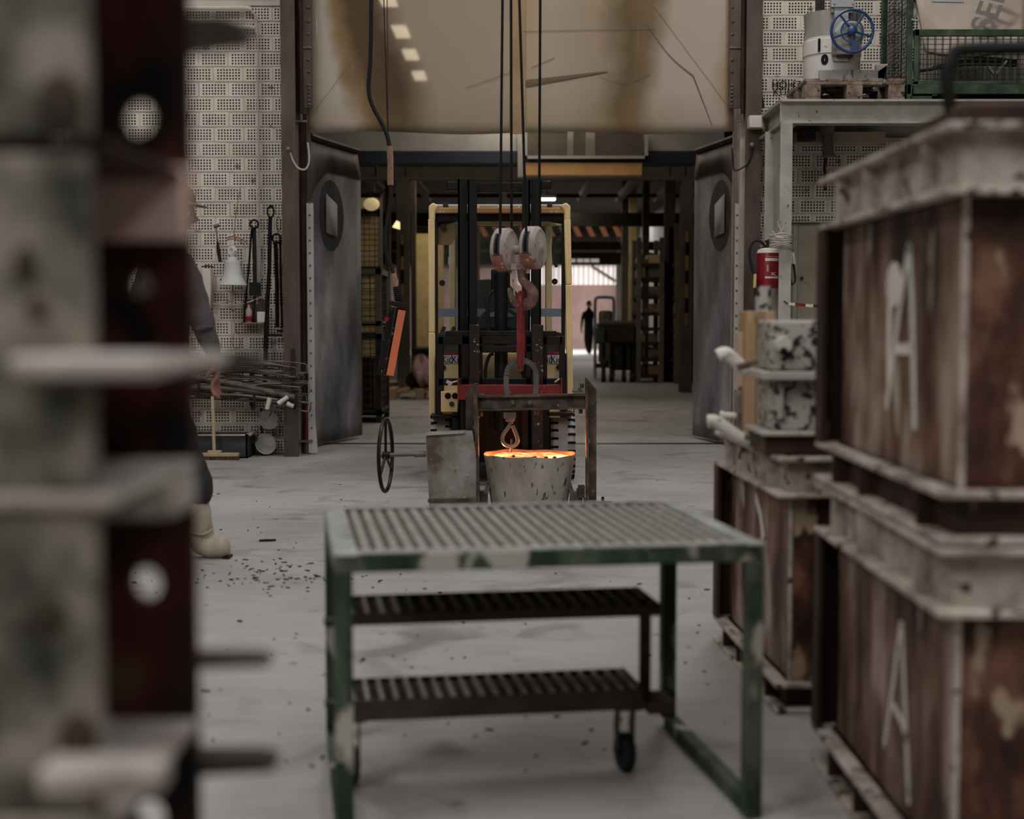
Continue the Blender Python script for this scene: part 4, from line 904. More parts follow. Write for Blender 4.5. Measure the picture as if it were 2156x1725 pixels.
for i, (a, b, c_, d, lab, dy) in enumerate(((1058, 0, 1053, 492, 'first from the pendant cable', -.11), (1076, 0, 1077, 484, 'second from the pendant cable', .08), (1093.5, 0, 1108, 490, 'third from the pendant cable, slightly slanting', -.11), (1137.5, 0, 1135, 484, 'farthest from the pendant cable', .08))):
    p0 = h(a, b, dy); p1 = h(c_, d, dy); top = p1 + (p0 - p1) * ((5.75 - p1.z) / (p0.z - p1.z))
    t = MB().tube([p1, p0, top], .0075, 8).build('wire_rope', 'black_steel', None); tag(t, 'dark wire rope carrying the crane block, %s' % lab, 'rope', 'ropes of the crane block')
tr = thing('hoist_trolley', 'crane hoist trolley on its girder high over the hook block', 'crane', (.1, 8, 5.75))
MB().cyl((-.35, 8, 6.0), (.55, 8, 6.0), .22).build('rope_drum', 'dark_steel', tr)
MB().bx(-.5, .7, 7.6, 8.4, 6.22, 6.34).bx(-.5, -.44, 7.7, 8.3, 5.85, 6.3).bx(.6, .66, 7.7, 8.3, 5.85, 6.3).build('trolley_frame', 'amber_paint', tr)
MB().bx(-9, 8.5, 7.5, 7.7, 6.34, 7.0).bx(-9, 8.5, 8.3, 8.5, 6.34, 7.0).build('bridge_beam', 'amber_paint', tr)
# long red link
def oval(m, c, hw, hh, r, u, n=16):
    u = Vector(u).normalized(); p = []
    for i in range(n + 1): a = math.pi * i / n; p.append(c + u * hw * math.cos(a) + UZ * (hh - hw + hw * math.sin(a)))
    for i in range(n + 1): a = math.pi + math.pi * i / n; p.append(c + u * hw * math.cos(a) + UZ * (-(hh - hw) + hw * math.sin(a)))
    return m.tube(p, r, 8, closed=True)
t = oval(MB(), h(1096.5, 697), .055, 79 * s, 6.3 * s, (.12, 1, 0)).build('lifting_link', 'red_link', None); tag(t, 'long red steel link hanging from the crane hook', 'link')

# ================================================================== LADLE IN ITS BAIL (8 m in)
L = thing('casting_ladle', 'grey steel casting ladle full of glowing metal in a tilting frame', 'ladle', (X(1115, 8), 8, 0))
m = ibeam(h(1005, 849), h(1233, 845), 32 * s, 26 * s, 4 * s); m.build('bail_beam', 'beam_brown', L)
for i, (a, b) in enumerate(((1080, 848), (1115, 848))):
    MB().cyl(h(a, b, -.045), h(a, b, -.015), 4 * s, n=6).build('bolt', 'bronze_grey', L)
MB().prism([(0, 0), (28 * s, 2 * s), (22 * s, 255 * s), (0, 238 * s)], h(981, 1058, .04), UX, UZ, -.012).prism([(0, 0), (8 * s, 0), (3 * s, 255 * s), (-5 * s, 253 * s)], h(1003, 1058, .05), UX, UZ, .1).build('upright', 'beam_brown', L)
MB().prism([(2 * s, -18 * s), (25 * s, -18 * s), (24 * s, 237 * s), (3 * s, 262 * s), (0, 262 * s)], h(1231, 1056, .0), UX, UZ, -.012).prism([(2 * s, -18 * s), (8 * s, -18 * s), (4 * s, 260 * s), (0, 262 * s)], h(1231, 1056, .0), UX, UZ, .09).build('upright', 'beam_brown', L)
for a, b, w_ in ((1009, 831, 22), (1216, 824, 22)):
    MB().box(h(a, b), (w_ * s, 20 * s, 4 * s)).box(h(a - 5 if a < 1100 else a + 5, b - 4), (7 * s, 8 * s, 6 * s)).build('bolt_plate', 'bronze_grey', L)
for a, b in ((1003, 818), (1225, 812), (1012, 872), (1222, 866), (1130, 868)):
    MB().cyl(h(a, b + 5), h(a, b - 4), 4.5 * s, n=6).build('bolt', 'beam_brown', L)
ey = [h(1069, 832)] + [h(1066 + 2 * 0, 810), h(1066, 790)] ; k = 14
for i in range(k + 1):
    a = math.pi - math.pi * i / k; ey.append(h(1097.5 + 31 * math.cos(a), 789 - 30 * math.sin(a)))
ey += [h(1129, 810), h(1127, 832)]
mm = MB()
for i in range(len(ey) - 1): mm.bar(ey[i], ey[i + 1], .05, 11 * s, (ey[i + 1] - ey[i]).cross(UY))
mm.build('lifting_eye', 'bronze_grey', L)
MB().box(h(1073, 874), (26 * s, 22 * s, 12 * s)).build('hook_bracket', 'beam_brown', L, bev=.003)
MB().lathe([(10 * s, 0), (10 * s, -6 * s), (5 * s, -9 * s), (0, -9 * s)], h(1074, 880), n=14).build('swivel', 'bronze_grey', L)
MB().tube(crv([h(1077, 888), h(1070, 900), h(1060, 915), h(1058, 928), h(1065, 937), (h(1076, 940)), h(1086, 936), h(1090, 926), h(1085, 910), h(1079, 896)], 4), 4.2 * s, 8).build('drop_hook', 'bronze_grey', L)
MB().tube([h(1078, 925), h(1077, 938), h(1076, 952)], 2.6 * s, 6).build('drop_link', 'beam_brown', L)
# gear casing and hand wheel
gp = MB().prism([(8 * s, -40 * s), (106 * s, -40 * s), (106 * s, 90 * s), (98 * s, 147 * s), (82 * s, 147 * s), (0, 143 * s)], h(897, 1056, -.06), UX, UZ, -.14); gp.build('gear_casing', 'gear_plate', L, bev=.004)
MB().prism([(3 * s, 0), (104 * s, 0), (104 * s, 9 * s), (3 * s, 7 * s)], h(898, 1058, -.062), UX, UZ, .008).build('casing_foot', 'beam_brown', L)
MB().bar(h(896, 915, -.07), h(978, 910, -.07), .02, .012).build('casing_lip', 'grey_steel', L)
for a, b in ((950, 1030), (985, 1000), (958, 990)): MB().box(h(a, b, -.064), (3 * s, 3 * s, 5 * s)).build('scale_chip', 'grey_steel', L)
wc = h(812, 959, -.02)
wv = Vector((.1, .99, 0)).normalized()
hw = MB().tube([wc + wv * 76 * s * math.cos(a) * 1.0 + UZ * 76 * s * math.sin(a) + UX * 0 for a in [2 * math.pi * i / 36 for i in range(36)]], 4.2 * s, 8, closed=True)
for k in range(3):
    a = R(90 + 120 * k); hw.tube([wc, wc + wv * 74 * s * math.cos(a) + UZ * 74 * s * math.sin(a)], 3 * s, 6)
hw.cyl(wc - UX * 7 * s, wc + UX * 9 * s, 8 * s).build('hand_wheel', 'black_steel', L)
MB().cyl(h(794, 959, -.02), h(895, 956, -.02), 4.5 * s, n=12).build('wheel_shaft', 'bronze_grey', L)
MB().cyl(h(872, 957, -.02), h(897, 956, -.02), 6.5 * s, n=12).build('shaft_sleeve', 'bronze_grey', L)
# shell: tapered bucket with a dented lip
lc = Vector((X(1115, 8), 8.05, 0)); zt_ = Z(955, 8.05); R0 = 97 * s; Rb = 78 * s
def shell(u, v):
    a = 2 * math.pi * u; r = Rb + (R0 - Rb) * v; z = .03 + (zt_ - .03) * v
    z += (.003 * math.sin(3 * a + 1) + .003 * math.sin(7 * a)) * v ** 8
    return lc + Vector((r * math.cos(a), r * math.sin(a), z))
MB().grid(shell, 48, 12).lathe([(0, .03), (Rb, .03)], lc, n=48).build('bucket_shell', 'ladle_shell', L, ang=80)
def lining(u, v):
    a = 2 * math.pi * u; rI = R0 - 7 * s; p = shell(u, 1)
    if v < .5: q = lc + Vector((rI * math.cos(a), rI * math.sin(a), p.z - lc.z - .004)); return p + (q - p) * (v * 2)
    q = lc + Vector((rI * math.cos(a), rI * math.sin(a), p.z - lc.z - .004)); w2 = lc + Vector(((rI - .02) * math.cos(a), (rI - .02) * math.sin(a), zt_ - .12)); return q + (w2 - q) * (v * 2 - 1)
MB().grid(lining, 48, 4).build('lining', 'ladle_lining', L, ang=80)
for a, dx in ((1014, 1), (1213, -1)):
    MB().box(h(a, 1066, .02), (26 * s, 40 * s, 60 * s)).build('trunnion_bracket', 'beam_brown', L, bev=.004)
    MB().box(h(a + dx * 10, 1035, .0), (10 * s, 22 * s, 34 * s), (0, .3 * dx, 0)).build('bracket_rib', 'beam_brown', L)
MB().cyl(h(1000, 1080, .05), h(1232, 1080, .05), 9 * s).build('trunnion', 'beam_brown', L)
MB().box(h(1224, 1035, -.02), (14 * s, 20 * s, 26 * s)).cyl(h(1222, 1028, -.03), h(1222, 1038, -.03), 8 * s, n=8).build('lug', 'beam_brown', L, bev=.003)
MB().cyl(h(1269, 1046), h(1269, 1060), 3 * s, n=6).box(h(1270, 1062), (34 * s, 20 * s, 12 * s)).build('foot_bolt', 'dark_steel', L)
MB().bx(X(985, 8), X(1010, 8), 7.94, 8.1, 0, .12).bx(X(1231, 8), X(1256, 8), 7.94, 8.1, 0, .12).build('foot', 'beam_brown', L)
# melt
def melt_mat():
    m = bpy.data.materials.new('molten_metal'); m.use_nodes = True; MATS['molten_metal'] = m; nt = m.node_tree; b = nt.nodes['Principled BSDF']
    tc = nt.nodes.new('ShaderNodeTexCoord'); n = nt.nodes.new('ShaderNodeTexNoise'); n.inputs['Scale'].default_value = 14; n.inputs['Detail'].default_value = 8; n.inputs['Distortion'].default_value = 1.2
    r = nt.nodes.new('ShaderNodeValToRGB'); e = r.color_ramp.elements; e[0].position = .38; e[0].color = (.35, .05, .012, 1); e[1].position = .5; e[1].color = (1, .28, .07, 1); e.new(.62).color = (1, .62, .28, 1)
    nt.links.new(tc.outputs['Object'], n.inputs['Vector']); nt.links.new(n.outputs['Fac'], r.inputs[0]); nt.links.new(r.outputs[0], b.inputs['Emission Color'])
    b.inputs['Emission Strength'].default_value = 2.8; b.inputs['Base Color'].default_value = (.2, .05, .02, 1)
melt_mat()
def melt(u, v):
    a = 2 * math.pi * u; r = (R0 - .035) * v
    return lc + Vector((r * math.cos(a), r * math.sin(a), zt_ - .014 + .003 * math.sin(5 * a + 9 * v) * v))
t = MB().grid(melt, 36, 8).build('molten_metal', 'molten_metal', None, ang=80); tag(t, 'glowing orange molten metal filling the grey ladle', 'molten metal')
random.seed(2)
for i in range(5):
    a = random.uniform(3.6, 5.6); r = random.uniform(.1, .2); q = lc + Vector((r * math.cos(a), r * math.sin(a), zt_ - .010))
    MB().sph(q, (.012, .012, .008), 6, 4).build('slag_crumb', 'chip', t)

gl = bpy.data.lights.new('melt_glow', 'POINT'); gl.energy = 6.5; gl.color = (1, .30, .10); gl.shadow_soft_size = 0
for sx_ in (-1, 1): glo = bpy.data.objects.new('melt_glow', gl); COL.objects.link(glo); glo.location = lc + Vector((sx_ * .17, 0, zt_ + .02))

# ================================================================== PENDANT CONTROL
YP = 8.4; s = YP / F
def q(px, py, dy=0.0): return P(px, py, YP + dy)
t = thing('pendant_control', 'black and orange crane pendant control hanging on a taped black cable', 'remote control', q(826, 790))
topp = q(781, 0) ; topp = Vector((topp.x, topp.y, 6.2))
MB().tube(crv([topp, q(781, -300), q(781.5, 0), q(780, 120), q(776, 185), q(784, 222), q(803, 258), q(815, 285), q(820, 310)], 6), .0125, 10).build('cable', 'black_rubber', t)
MB().tube(crv([q(820, 308), q(822, 340), q(822, 390)], 4), .018, 8).build('rope_wrapping', 'rope_tan', t)
MB().tube(crv([q(820, 308), q(823, 316), q(826, 318)], 3), .006, 6).build('tie', 'pale_wire', t)
MB().tube(crv([q(822, 388), q(823, 420), q(818, 455), q(814, 480), q(812, 515), q(816, 540), q(825, 565), q(829, 585)], 5), .012, 10).build('lower_cable', 'black_rubber', t)
p0 = q(808, 0); p1 = q(816.5, 285); MB().tube([Vector((p0.x, p0.y, 6.2)), p0, p1], .0035, 5).build('strain_wire', 'black_steel', t)
p0 = q(815, 0); MB().tube([Vector((p0.x, p0.y, 6.2)), p0, q(817, 290), q(822, 450), q(823, 560)], .003, 5).build('strain_wire', 'rust_dark', t)
MB().tube([q(828, 576), q(832, 592), q(833, 606)], [.016, .02, .017], 10).build('tape_wrapping', 'rope_tan', t)
c0, c1_ = q(833, 605), q(840, 638)
sp = MB()
for i in range(9):
    a = c0 + (c1_ - c0) * (i / 8); d = (c1_ - c0).normalized(); sp.cyl(a - d * .003, a + d * .003, (7 + .35 * i) * s, n=14)
sp.tube([c0, c1_], [.014, .02], 10).build('strain_relief', 'black_rubber', t)
ax = (q(812, 790) - q(838, 650)); ln = ax.length; dn = ax.normalized(); sd = Vector((.72, -.69, 0)); sd = (sd - dn * sd.dot(dn)).normalized(); nr = dn.cross(sd)
def pbox(o, lx, ly, lz, nm, mat, bev=.004):
    m = MB(); vs = [o + sd * a + nr * b2 + dn * c_ for c_ in (0, lz) for b2 in (-ly / 2, ly / 2) for a in (-lx / 2, lx / 2)]
    m.add(vs, [(0, 2, 3, 1), (4, 5, 7, 6), (0, 1, 5, 4), (2, 6, 7, 3), (0, 4, 6, 2), (1, 3, 7, 5)]); return m.build(nm, mat, t, bev=bev)
pbox(q(836, 648), .062, .075, ln * 1.02, 'black_housing', 'scuffed_black'); pbox(q(838.5, 652) + nr * 0 + sd * .034, .006, .056, ln * .98, 'orange_face', 'orange_plastic', .002)
pbox(q(840, 636), .075, .08, .03, 'collar', 'black_rubber')
MB().tube([q(832, 646, -.03), q(815, 665, -.03), q(798, 688, -.03)], .003, 5).build('cable_tie', 'black_rubber', t)
MB().cyl(q(820, 672, -.0), q(814, 672, -.04), .014, n=12).build('stop_button', 'red_gloss', t)

# ================================================================== FORKLIFT
YM = 9.7
FK = thing('forklift', 'cream and black forklift facing the camera behind the ladle', 'forklift', (X(1055, 10.6), 10.8, 0))
def f(px, py, Y=YM): return P(px, py, Y)
def fb(a, b, c, d, Y0, Y1, nm, mat, bev=0, par=None, lab=None):
    """block that spans photo pixels a..c, b..d on its front face"""
    return MB().bx(X(a, Y0), X(c, Y0), Y0, Y1, Z(d, Y0), Z(b, Y0)).build(nm, mat, par or FK, bev=bev, label=lab)
# mast channels, chains, cylinder
for a, b in ((965, 983), (985, 1004), (1099, 1116), (1118, 1139)):
    inner = a in (985, 1099)
    Y0 = YM + (.06 if not inner else 0); z0 = .12
    m = MB().bx(X(a, Y0), X(b, Y0), Y0, Y0 + .014, z0, Z(377 if not inner else 379, Y0)).bx(X(a, Y0), X(b, Y0), Y0 + .1, Y0 + .114, z0, Z(377, Y0))
    xw = X(a, Y0) if a < 1050 else X(b, Y0) - .012
    m.bx(xw, xw + .012, Y0, Y0 + .11, z0, Z(377, Y0)); m.build('mast_channel', 'black_steel', FK)
fb(998, 384, 1108, 404, YM + .08, YM + .14, 'mast_crossbar', 'black_steel', .005); fb(942, 381, 970, 401, YM + .08, YM + .16, 'mast_wing', 'black_steel', .01); fb(1136, 380, 1160, 398, YM + .08, YM + .16, 'mast_wing', 'black_steel', .01)
fb(998, 690, 1108, 702, YM + .05, YM + .1, 'mast_crossbar', 'black_steel')
MB().cyl(f(1055, 905), f(1055, 575), .045).build('lift_cylinder', 'black_steel', FK)
fb(1034, 567, 1074, 612, YM + .02, YM + .12, 'chain_anchor', 'black_steel', .01)
ch = None
for i in range(34):
    y_ = 573 + 9.2 * i
    if ch is None: ch = MB().box(f(1055, y_, YM - .02), (.034, .012, .017)).build('chain_link', 'dark_steel', FK)
    else:
        c = ch.copy(); COL.objects.link(c); c.location = f(1055, y_, YM - .02) - f(1055, 573, YM - .02)
for a in (1046, 1064): MB().bx(X(a, YM) - .006, X(a, YM) + .006, YM - .03, YM - .01, Z(880, YM), Z(570, YM)).build('chain_guide', 'black_steel', FK)
MB().tube(crv([f(1030, 700), f(1026, 640), f(1032, 618), f(1042, 612)], 4), .014, 8).tube(crv([f(1024, 830), f(1022, 780), f(1030, 750), f(1040, 745)], 4), .012, 8).build('hydraulic_hose', 'black_rubber', FK)
# fork carriage
YC = 9.5
def g_(a, b, c, d, nm, mat, bev=.004, y0=YC, dep=.05): return fb(a, b, c, d, y0, y0 + dep, nm, mat, bev)
g_(938, 697, 1172, 708, 'carriage_bar', 'black_steel'); g_(922, 708, 1184, 726, 'carriage_bar', 'black_steel'); g_(922, 797, 1186, 812, 'carriage_bar', 'black_steel')
for a, b in ((920, 934), (972, 988), (1006, 1016), (1107, 1119), (1143, 1152), (1178, 1190)): g_(a, 708, b, 824, 'carriage_upright', 'black_steel')
g_(1006, 728, 1120, 742, 'carriage_tube', 'black_steel')
for a, b in ((988, 1010), (1120, 1144)):
    fk = MB().bx(X(a, 9.42), X(b, 9.42), 9.42, 9.47, .10, Z(684, 9.42)); fk.build('fork_shank', 'scuffed_black', FK, bev=.004)
    MB().bx(X(a, 9.42), X(b, 9.42), 8.62, 9.44, .06, .10).build('fork_blade', 'scuffed_black', FK, bev=.004)
g_(965, 811, 1183, 842, 'clamp_beam', 'red_paint', .004, 9.3, .1)
for a in (963, 1181): g_(a, 797, a + 3, 846, 'clamp_cheek', 'red_paint', 0, 9.29, .12)
MB().bar(f(940, 803, 9.3), f(952, 808, 9.3), .02, .02).bar(f(944, 804, 9.3), f(948, 820, 9.3), .014, .014).tube([f(950, 806, 9.3), f(966, 802, 9.3)], .005, 6).build('wing_pin', 'galv', FK)
MB().bar(f(1168, 805, 9.3), f(1178, 797, 9.3), .014, .01).build('wing_pin', 'galv', FK)
# body and dashboard panels
YB = 9.95
fb(930, 745, 1192, 880, YB, YB + .5, 'body_front', 'cream_paint', .01)
fb(930, 748, 974, 766, YB - .012, YB, 'sticker_strip', 'paper'); fb(1140, 748, 1180, 766, YB - .012, YB, 'sticker_strip', 'paper')
fb(930, 741, 974, 748, YB - .012, YB, 'sticker_edge', 'red_paint'); fb(1140, 741, 1180, 748, YB - .012, YB, 'sticker_edge', 'red_paint')
for a in (942, 963, 1152, 1172): text('lettering', 'Kić', 'dark_hole', FK, P(a, 758, YB - .016), .072, sx=.8)
for a, b, r_ in ((934, 774, 5), (1176, 773, 5), (953, 833, 5), (1012, 786, 5), (1101, 785, 5)): MB().lathe([(0, 0), (r_ * 10 / F, 0), (r_ * 10 / F, .012), (r_ * 5 / F, .012), (r_ * 4 / F, .02), (0, .02)], f(a, b, YB - .01), (0, -1, 0), 12).build('bolt', 'dark_steel', FK)
fb(928, 824, 964, 868, YB - .06, YB, 'lower_panel', 'cream_paint', .006)
for a in (943, 958): MB().cyl(f(a, 834, YB - .065), f(a, 834, YB - .055), .022, n=14).build('panel_hole', 'dark_hole', FK)
MB().cyl(f(951, 851, YB - .08), f(951, 851, YB - .055), .018, n=14).build('cap', 'dark_steel', FK)
fb(918, 745, 930, 880, YB - .02, YB + .3, 'side_pillar', 'black_steel'); fb(1180, 745, 1193, 880, YB - .02, YB + .3, 'side_pillar', 'black_steel')
MB().bx(X(952, 9.9), X(1157, 9.9), 9.9, 10.6, .14, .52).build('axle_housing', 'black_steel', FK)
fb(905, 874, 970, 882, 9.9, 10.5, 'mudguard', 'black_steel', .006); fb(1150, 868, 1207, 876, 9.9, 10.5, 'mudguard', 'black_steel', .006)
# wheels: white tyres with dark tread gaps
M('white_tyre', [(150, 146, 142), (178, 174, 168)], 9, .8, speck=(90, 86, 82), speck_scale=16, speck_at=.68)
for a, b in ((905, 950), (1160, 1213)):
    x0, x1 = X(a, 9.95), X(b, 9.95); rr_ = .245; c = Vector(((x0 + x1) / 2, 10.2, rr_ + .0))
    w = MB().lathe([(0, x0 - c.x), (rr_ * .6, x0 - c.x), (rr_ * .93, x0 - c.x), (rr_, x0 - c.x + .02), (rr_, x1 - c.x - .02), (rr_ * .93, x1 - c.x), (rr_ * .6, x1 - c.x), (0, x1 - c.x)], c, (1, 0, 0), 40).build('front_wheel', 'white_tyre', FK)
    tm = None
    for k in range(26):
        for sgn in (-1, 1):
            a_ = 2 * math.pi * (k + (.5 if sgn > 0 else 0)) / 26
            cc = c + Vector((sgn * (x1 - x0) * .34, -math.cos(a_) * rr_, math.sin(a_) * rr_))
            bx_ = MB(); bx_.box((0, 0, 0), ((x1 - x0) * .30, .012, .016)); rot = Matrix.Rotation(-a_, 3, 'X')
            bx_.v = [rot @ v + cc for v in bx_.v]; bx_.build('tread_gap', 'dark_hole', w)
for a, b in ((915, 950), (1160, 1195)):
    x0, x1 = X(a, 10.2), X(b, 10.2); c = Vector(((x0 + x1) / 2, 11.5, .22)); MB().lathe([(0, x0 - c.x), (.2, x0 - c.x), (.22, x0 - c.x + .02), (.22, x1 - c.x - .02), (.2, x1 - c.x), (0, x1 - c.x)], c, (1, 0, 0), 28).build('rear_wheel', 'black_rubber', FK)
# cab
YG = 10.15
def pil(pts, w, d, nm, mat):
    m = MB()
    for i in range(len(pts) - 1): m.bar(pts[i], pts[i + 1], w, d, (0, 1, 0))
    m.build(nm, mat, FK, bev=.008)
pil([f(911, 882, YG), f(910, 700, YG), f(909, 462, YG)], .046, .1, 'guard_pillar', 'cream_paint'); pil([f(1200, 872, YG), f(1197, 600, YG), f(1194, 462, YG)], .046, .1, 'guard_pillar', 'cream_paint')
MB().prism([(0, 0), (.046, 0), (.046, .07), (.07, .105), (.03, .125), (.0, .1)], f(902.5, 464, YG - .05), UX, UZ, -.1).build('pillar_corner', 'cream_paint', FK, bev=.01)
MB().prism([(0, 0), (.046, 0), (.046, .1), (.016, .125), (-.03, .105), (.0, .07)], f(1187.5, 464, YG - .05), UX, UZ, -.1).build('pillar_corner', 'cream_paint', FK, bev=.01)
fb(914, 437, 1190, 449, YG - .04, YG + .05, 'guard_beam', 'amber_paint', .006); fb(916, 430, 1184, 438, YG + .02, YG + 1.5, 'cab_roof', 'grey_steel', .01)
for a in (927, 934, 1161, 1171): MB().sph(f(a, 447, YG - .045), .008, 8, 6).build('rivet', 'galv', FK)
fb(934, 427, 944, 437, YG, YG + .1, 'roof_clip', 'dark_steel', .005); fb(1152, 427, 1162, 437, YG, YG + .1, 'roof_clip', 'dark_steel', .005)
for a in (1006, 1048, 1091): fb(a, 432, a + 3, 437, YG, YG + .04, 'roof_clip', 'cream_paint')
MB().prism([(0, 0), (-.0, .045), (.95, .045), (.95, 0), (.93, -.03), (.80, -.005), (.15, -.005), (.02, -.04)], f(917, 464, YG), UX, UZ, -.05).build('window_seal', 'black_rubber', FK)
fb(915, 466, 922, 745, YG - .02, YG + .03, 'window_seal', 'black_rubber'); fb(1182, 466, 1190, 745, YG - .02, YG + .03, 'window_seal', 'black_rubber')
fb(922, 464, 1184, 474, YG + 1.0, YG + 1.1, 'rear_beam', 'cream_paint')
fb(946, 474, 960, 745, YG + 1.0, YG + 1.1, 'rear_pillar', 'cream_paint', .01); fb(1148, 474, 1162, 745, YG + 1.0, YG + 1.1, 'rear_pillar', 'cream_paint', .01)
M('cab_glass', [(200, 206, 200)], rough=.02)
gn = MATS['cab_glass'].node_tree; gb = gn.nodes['Principled BSDF']; gb.inputs['Alpha'].default_value = .16; gb.inputs['Base Color'].default_value = S(90, 96, 84); gb.inputs['Specular IOR Level'].default_value = .5
fb(922, 466, 1183, 742, YG, YG + .008, 'windscreen', 'cab_glass')
MB().prism([(0, 0), (.1, .0), (.13, .06), (.12, .16), (0, .16)], f(921, 516, YG + .02), UX, UZ, -.01).build('sun_film', 'yellow_dull', FK)
for a, b in ((933, 478), (1171, 483), (1168, 593), (931, 596)): MB().cyl(f(a, b, YG - .03), f(a, b, YG + .02), .022, n=12).build('rubber_stop', 'black_rubber', FK)
MB().tube(crv([f(1178, 492, YG + .05), f(1166, 510, YG + .03), f(1166, 545, YG + .03), f(1172, 562, YG + .05)], 4), .012, 8).build('grab_handle', 'black_rubber', FK)
fb(944, 541, 953, 558, YG + .02, YG + .025, 'cab_sticker', 'white_paint')
M('bench_blue', [(120, 134, 150), (140, 152, 166)], 4, .5)
fb(922, 650, 1182, 667, YG + .62, YG + .66, 'reflection_band', 'bench_blue')  # solid bluish bar stands in for the reflection across the cab glass
MB().lathe([(.0, 0), (.2, 0), (.23, .1), (.22, .45), (.12, .55), (0, .56)], f(1030, 742, YG + .75), n=18, sy=.5).build('seat', 'black_rubber', FK)
MB().tube(arc(f(1052, 690, YG + .3), .16, 0, 2 * math.pi, UX, Vector((0, .5, .86)), 24)[:-1], .014, 8, closed=True).build('steering_wheel', 'black_rubber', FK)
for a in (934, 955, 1130): MB().tube([f(a, 745, YG + .2), f(a - 3, 700, YG + .2), f(a + 2, 688, YG + .2)], [.01, .016, .014], 8).build('lever', 'black_rubber', FK)
fb(922, 700, 1183, 746, YG + .1, YG + .3, 'dashboard', 'black_rubber', .02)
MB().bx(X(925, 10.7), X(1185, 10.7), 10.6, 12.0, .3, .95).build('chassis', 'dark_steel', FK, bev=.03)

# ================================================================== STORE HALL CONTENTS
def wire_crate(label, x0, x1, y0, y1, z0, z1, wire, frame, pitch=.09):
    t = thing('wire_crate', label, 'crate', ((x0 + x1) / 2, (y0 + y1) / 2, z0)); w = .06
    for x in (x0, x1 - w):
        for y in (y0, y1 - w): MB().bx(x, x + w, y, y + w, z0, z1).build('corner_post', frame, t)
    for z in (z0 + .08, z1 - w):
        for y in (y0, y1 - w): MB().bx(x0, x1, y, y + w * .8, z, z + w).build('rail', frame, t)
        MB().bx(x1 - w, x1, y0, y1, z, z + w).build('rail', frame, t)
    MB().bx(x0, x1, y0, y1, z0 + .09, z0 + .11).build('crate_floor', frame, t)
    m = MB(); x = x0 + pitch
    while x < x1 - .02: m.bx(x - .005, x + .005, y0 + .01, y0 + .018, z0 + .1, z1); x += pitch
    z = z0 + .1 + pitch
    while z < z1: m.bx(x0, x1, y0 + .01, y0 + .018, z - .005, z + .005).bx(x1 - .03, x1 - .022, y0, y1, z - .005, z + .005); z += pitch
    y = y0 + pitch
    while y < y1: m.bx(x1 - .03, x1 - .022, y - .005, y + .005, z0 + .1, z1); y += pitch
    m.build('wire_mesh', wire, t, kind='stuff', smooth=False); return t
a = X(803, 15.6)
wire_crate('dark wire mesh crate on the store floor beside the left rubber door', a - 1.2, a, 15.6, 16.6, 0, .98, 'mesh_dark', 'dark_steel')
t = tag(MB().bx(a - 1.1, a - .1, 15.72, 16.45, .115, .70).build('scrap_bin', 'store_dark', None, bev=.02), 'dark sheet bin standing inside the lowest wire crate', 'bin')
wire_crate('wire mesh crate stacked on the dark crate beside the left rubber door', a - 1.2, a, 15.6, 16.6, .98, Z(566, 15.6), 'mesh_dark', 'store_beam')
t = thing('mesh_screen', 'tall cream wire mesh screen behind the stacked crates', 'screen', (X(760, 18.5), 18.5, 0))
x0, x1 = X(700, 18.5), X(802, 18.5)
MB().bx(x0, x1, 18.6, 18.62, 0, Z(408, 18.6)).build('back_sheet', 'mesh_cream', t)
for z in (Z(452, 18.5), Z(445, 18.5), Z(566, 18.5), Z(412, 18.5)): MB().bx(x0, x1, 18.46, 18.5, z - .03, z + .03).build('screen_rail', 'dark_steel', t)
for x in (x0, x1): MB().bx(x - .03, x + .03, 18.46, 18.52, 0, Z(408, 18.5)).build('screen_post', 'store_beam', t)
m = MB(); x = x0
while x < x1: m.bx(x - .004, x + .004, 18.5, 18.508, 0, Z(452, 18.5)); x += .07
z = .2
while z < Z(452, 18.5): m.bx(x0, x1, 18.5, 18.508, z - .004, z + .004); z += .07
m.build('wire_mesh', 'mesh_dark', t, kind='stuff', smooth=False)
# cream partition panels, yellow truck, rag bundle
for i, (a, b, y_, m_) in enumerate(((872, 904, 25.2, 'mesh_cream'), (916, 934, 26, 'mesh_cream'), (962, 1010, 30, 'yellow_dull'))):
    struct('column_%d' % (20 + i), MB().bx(X(a, y_), X(b, y_), y_, y_ + .15, 0, Z(492 - i * 10, y_)), m_)
t = thing('store_truck', 'amber and blue low truck standing by the cream column of the store', 'truck', (X(890, 23.5), 24, 0))
MB().bx(X(868, 23.5), X(960, 23.5), 23.5, 25, .12, Z(746, 23.5)).build('truck_body', 'amber_paint', t, bev=.03)
MB().bx(X(866, 23.5), X(960, 23.5), 23.45, 25, Z(746, 23.5), Z(734, 23.5)).build('truck_edge', 'navy', t)
for x in (X(880, 23.5), X(945, 23.5)): MB().cyl((x, 23.48, .12), (x, 23.7, .12), .12).build('wheel', 'black_rubber', t)
t = pallet('low wooden pallet on the store floor left of the forklift', (X(886, 20.4), 20.5, 0), .9, .8, 'wood_pale', h=.15)
random.seed(4)
t = MB()
def lump(c, r, sd):
    rn = random.Random(sd); ph = [rn.uniform(0, 6) for _ in range(6)]
    def fn(u, v):
        a = 2 * math.pi * u; b = math.pi * (v - .5) * .98
        k = 1 + .22 * math.sin(3 * a + ph[0] + 4 * v) + .16 * math.sin(5 * a + ph[1]) * math.cos(3 * b + ph[2]) + .1 * math.sin(9 * a + ph[3] + 7 * v)
        return Vector(c) + Vector((r[0] * k * math.cos(b) * math.cos(a), r[1] * k * math.cos(b) * math.sin(a), r[2] * (math.sin(b) * k + 1)))
    return fn
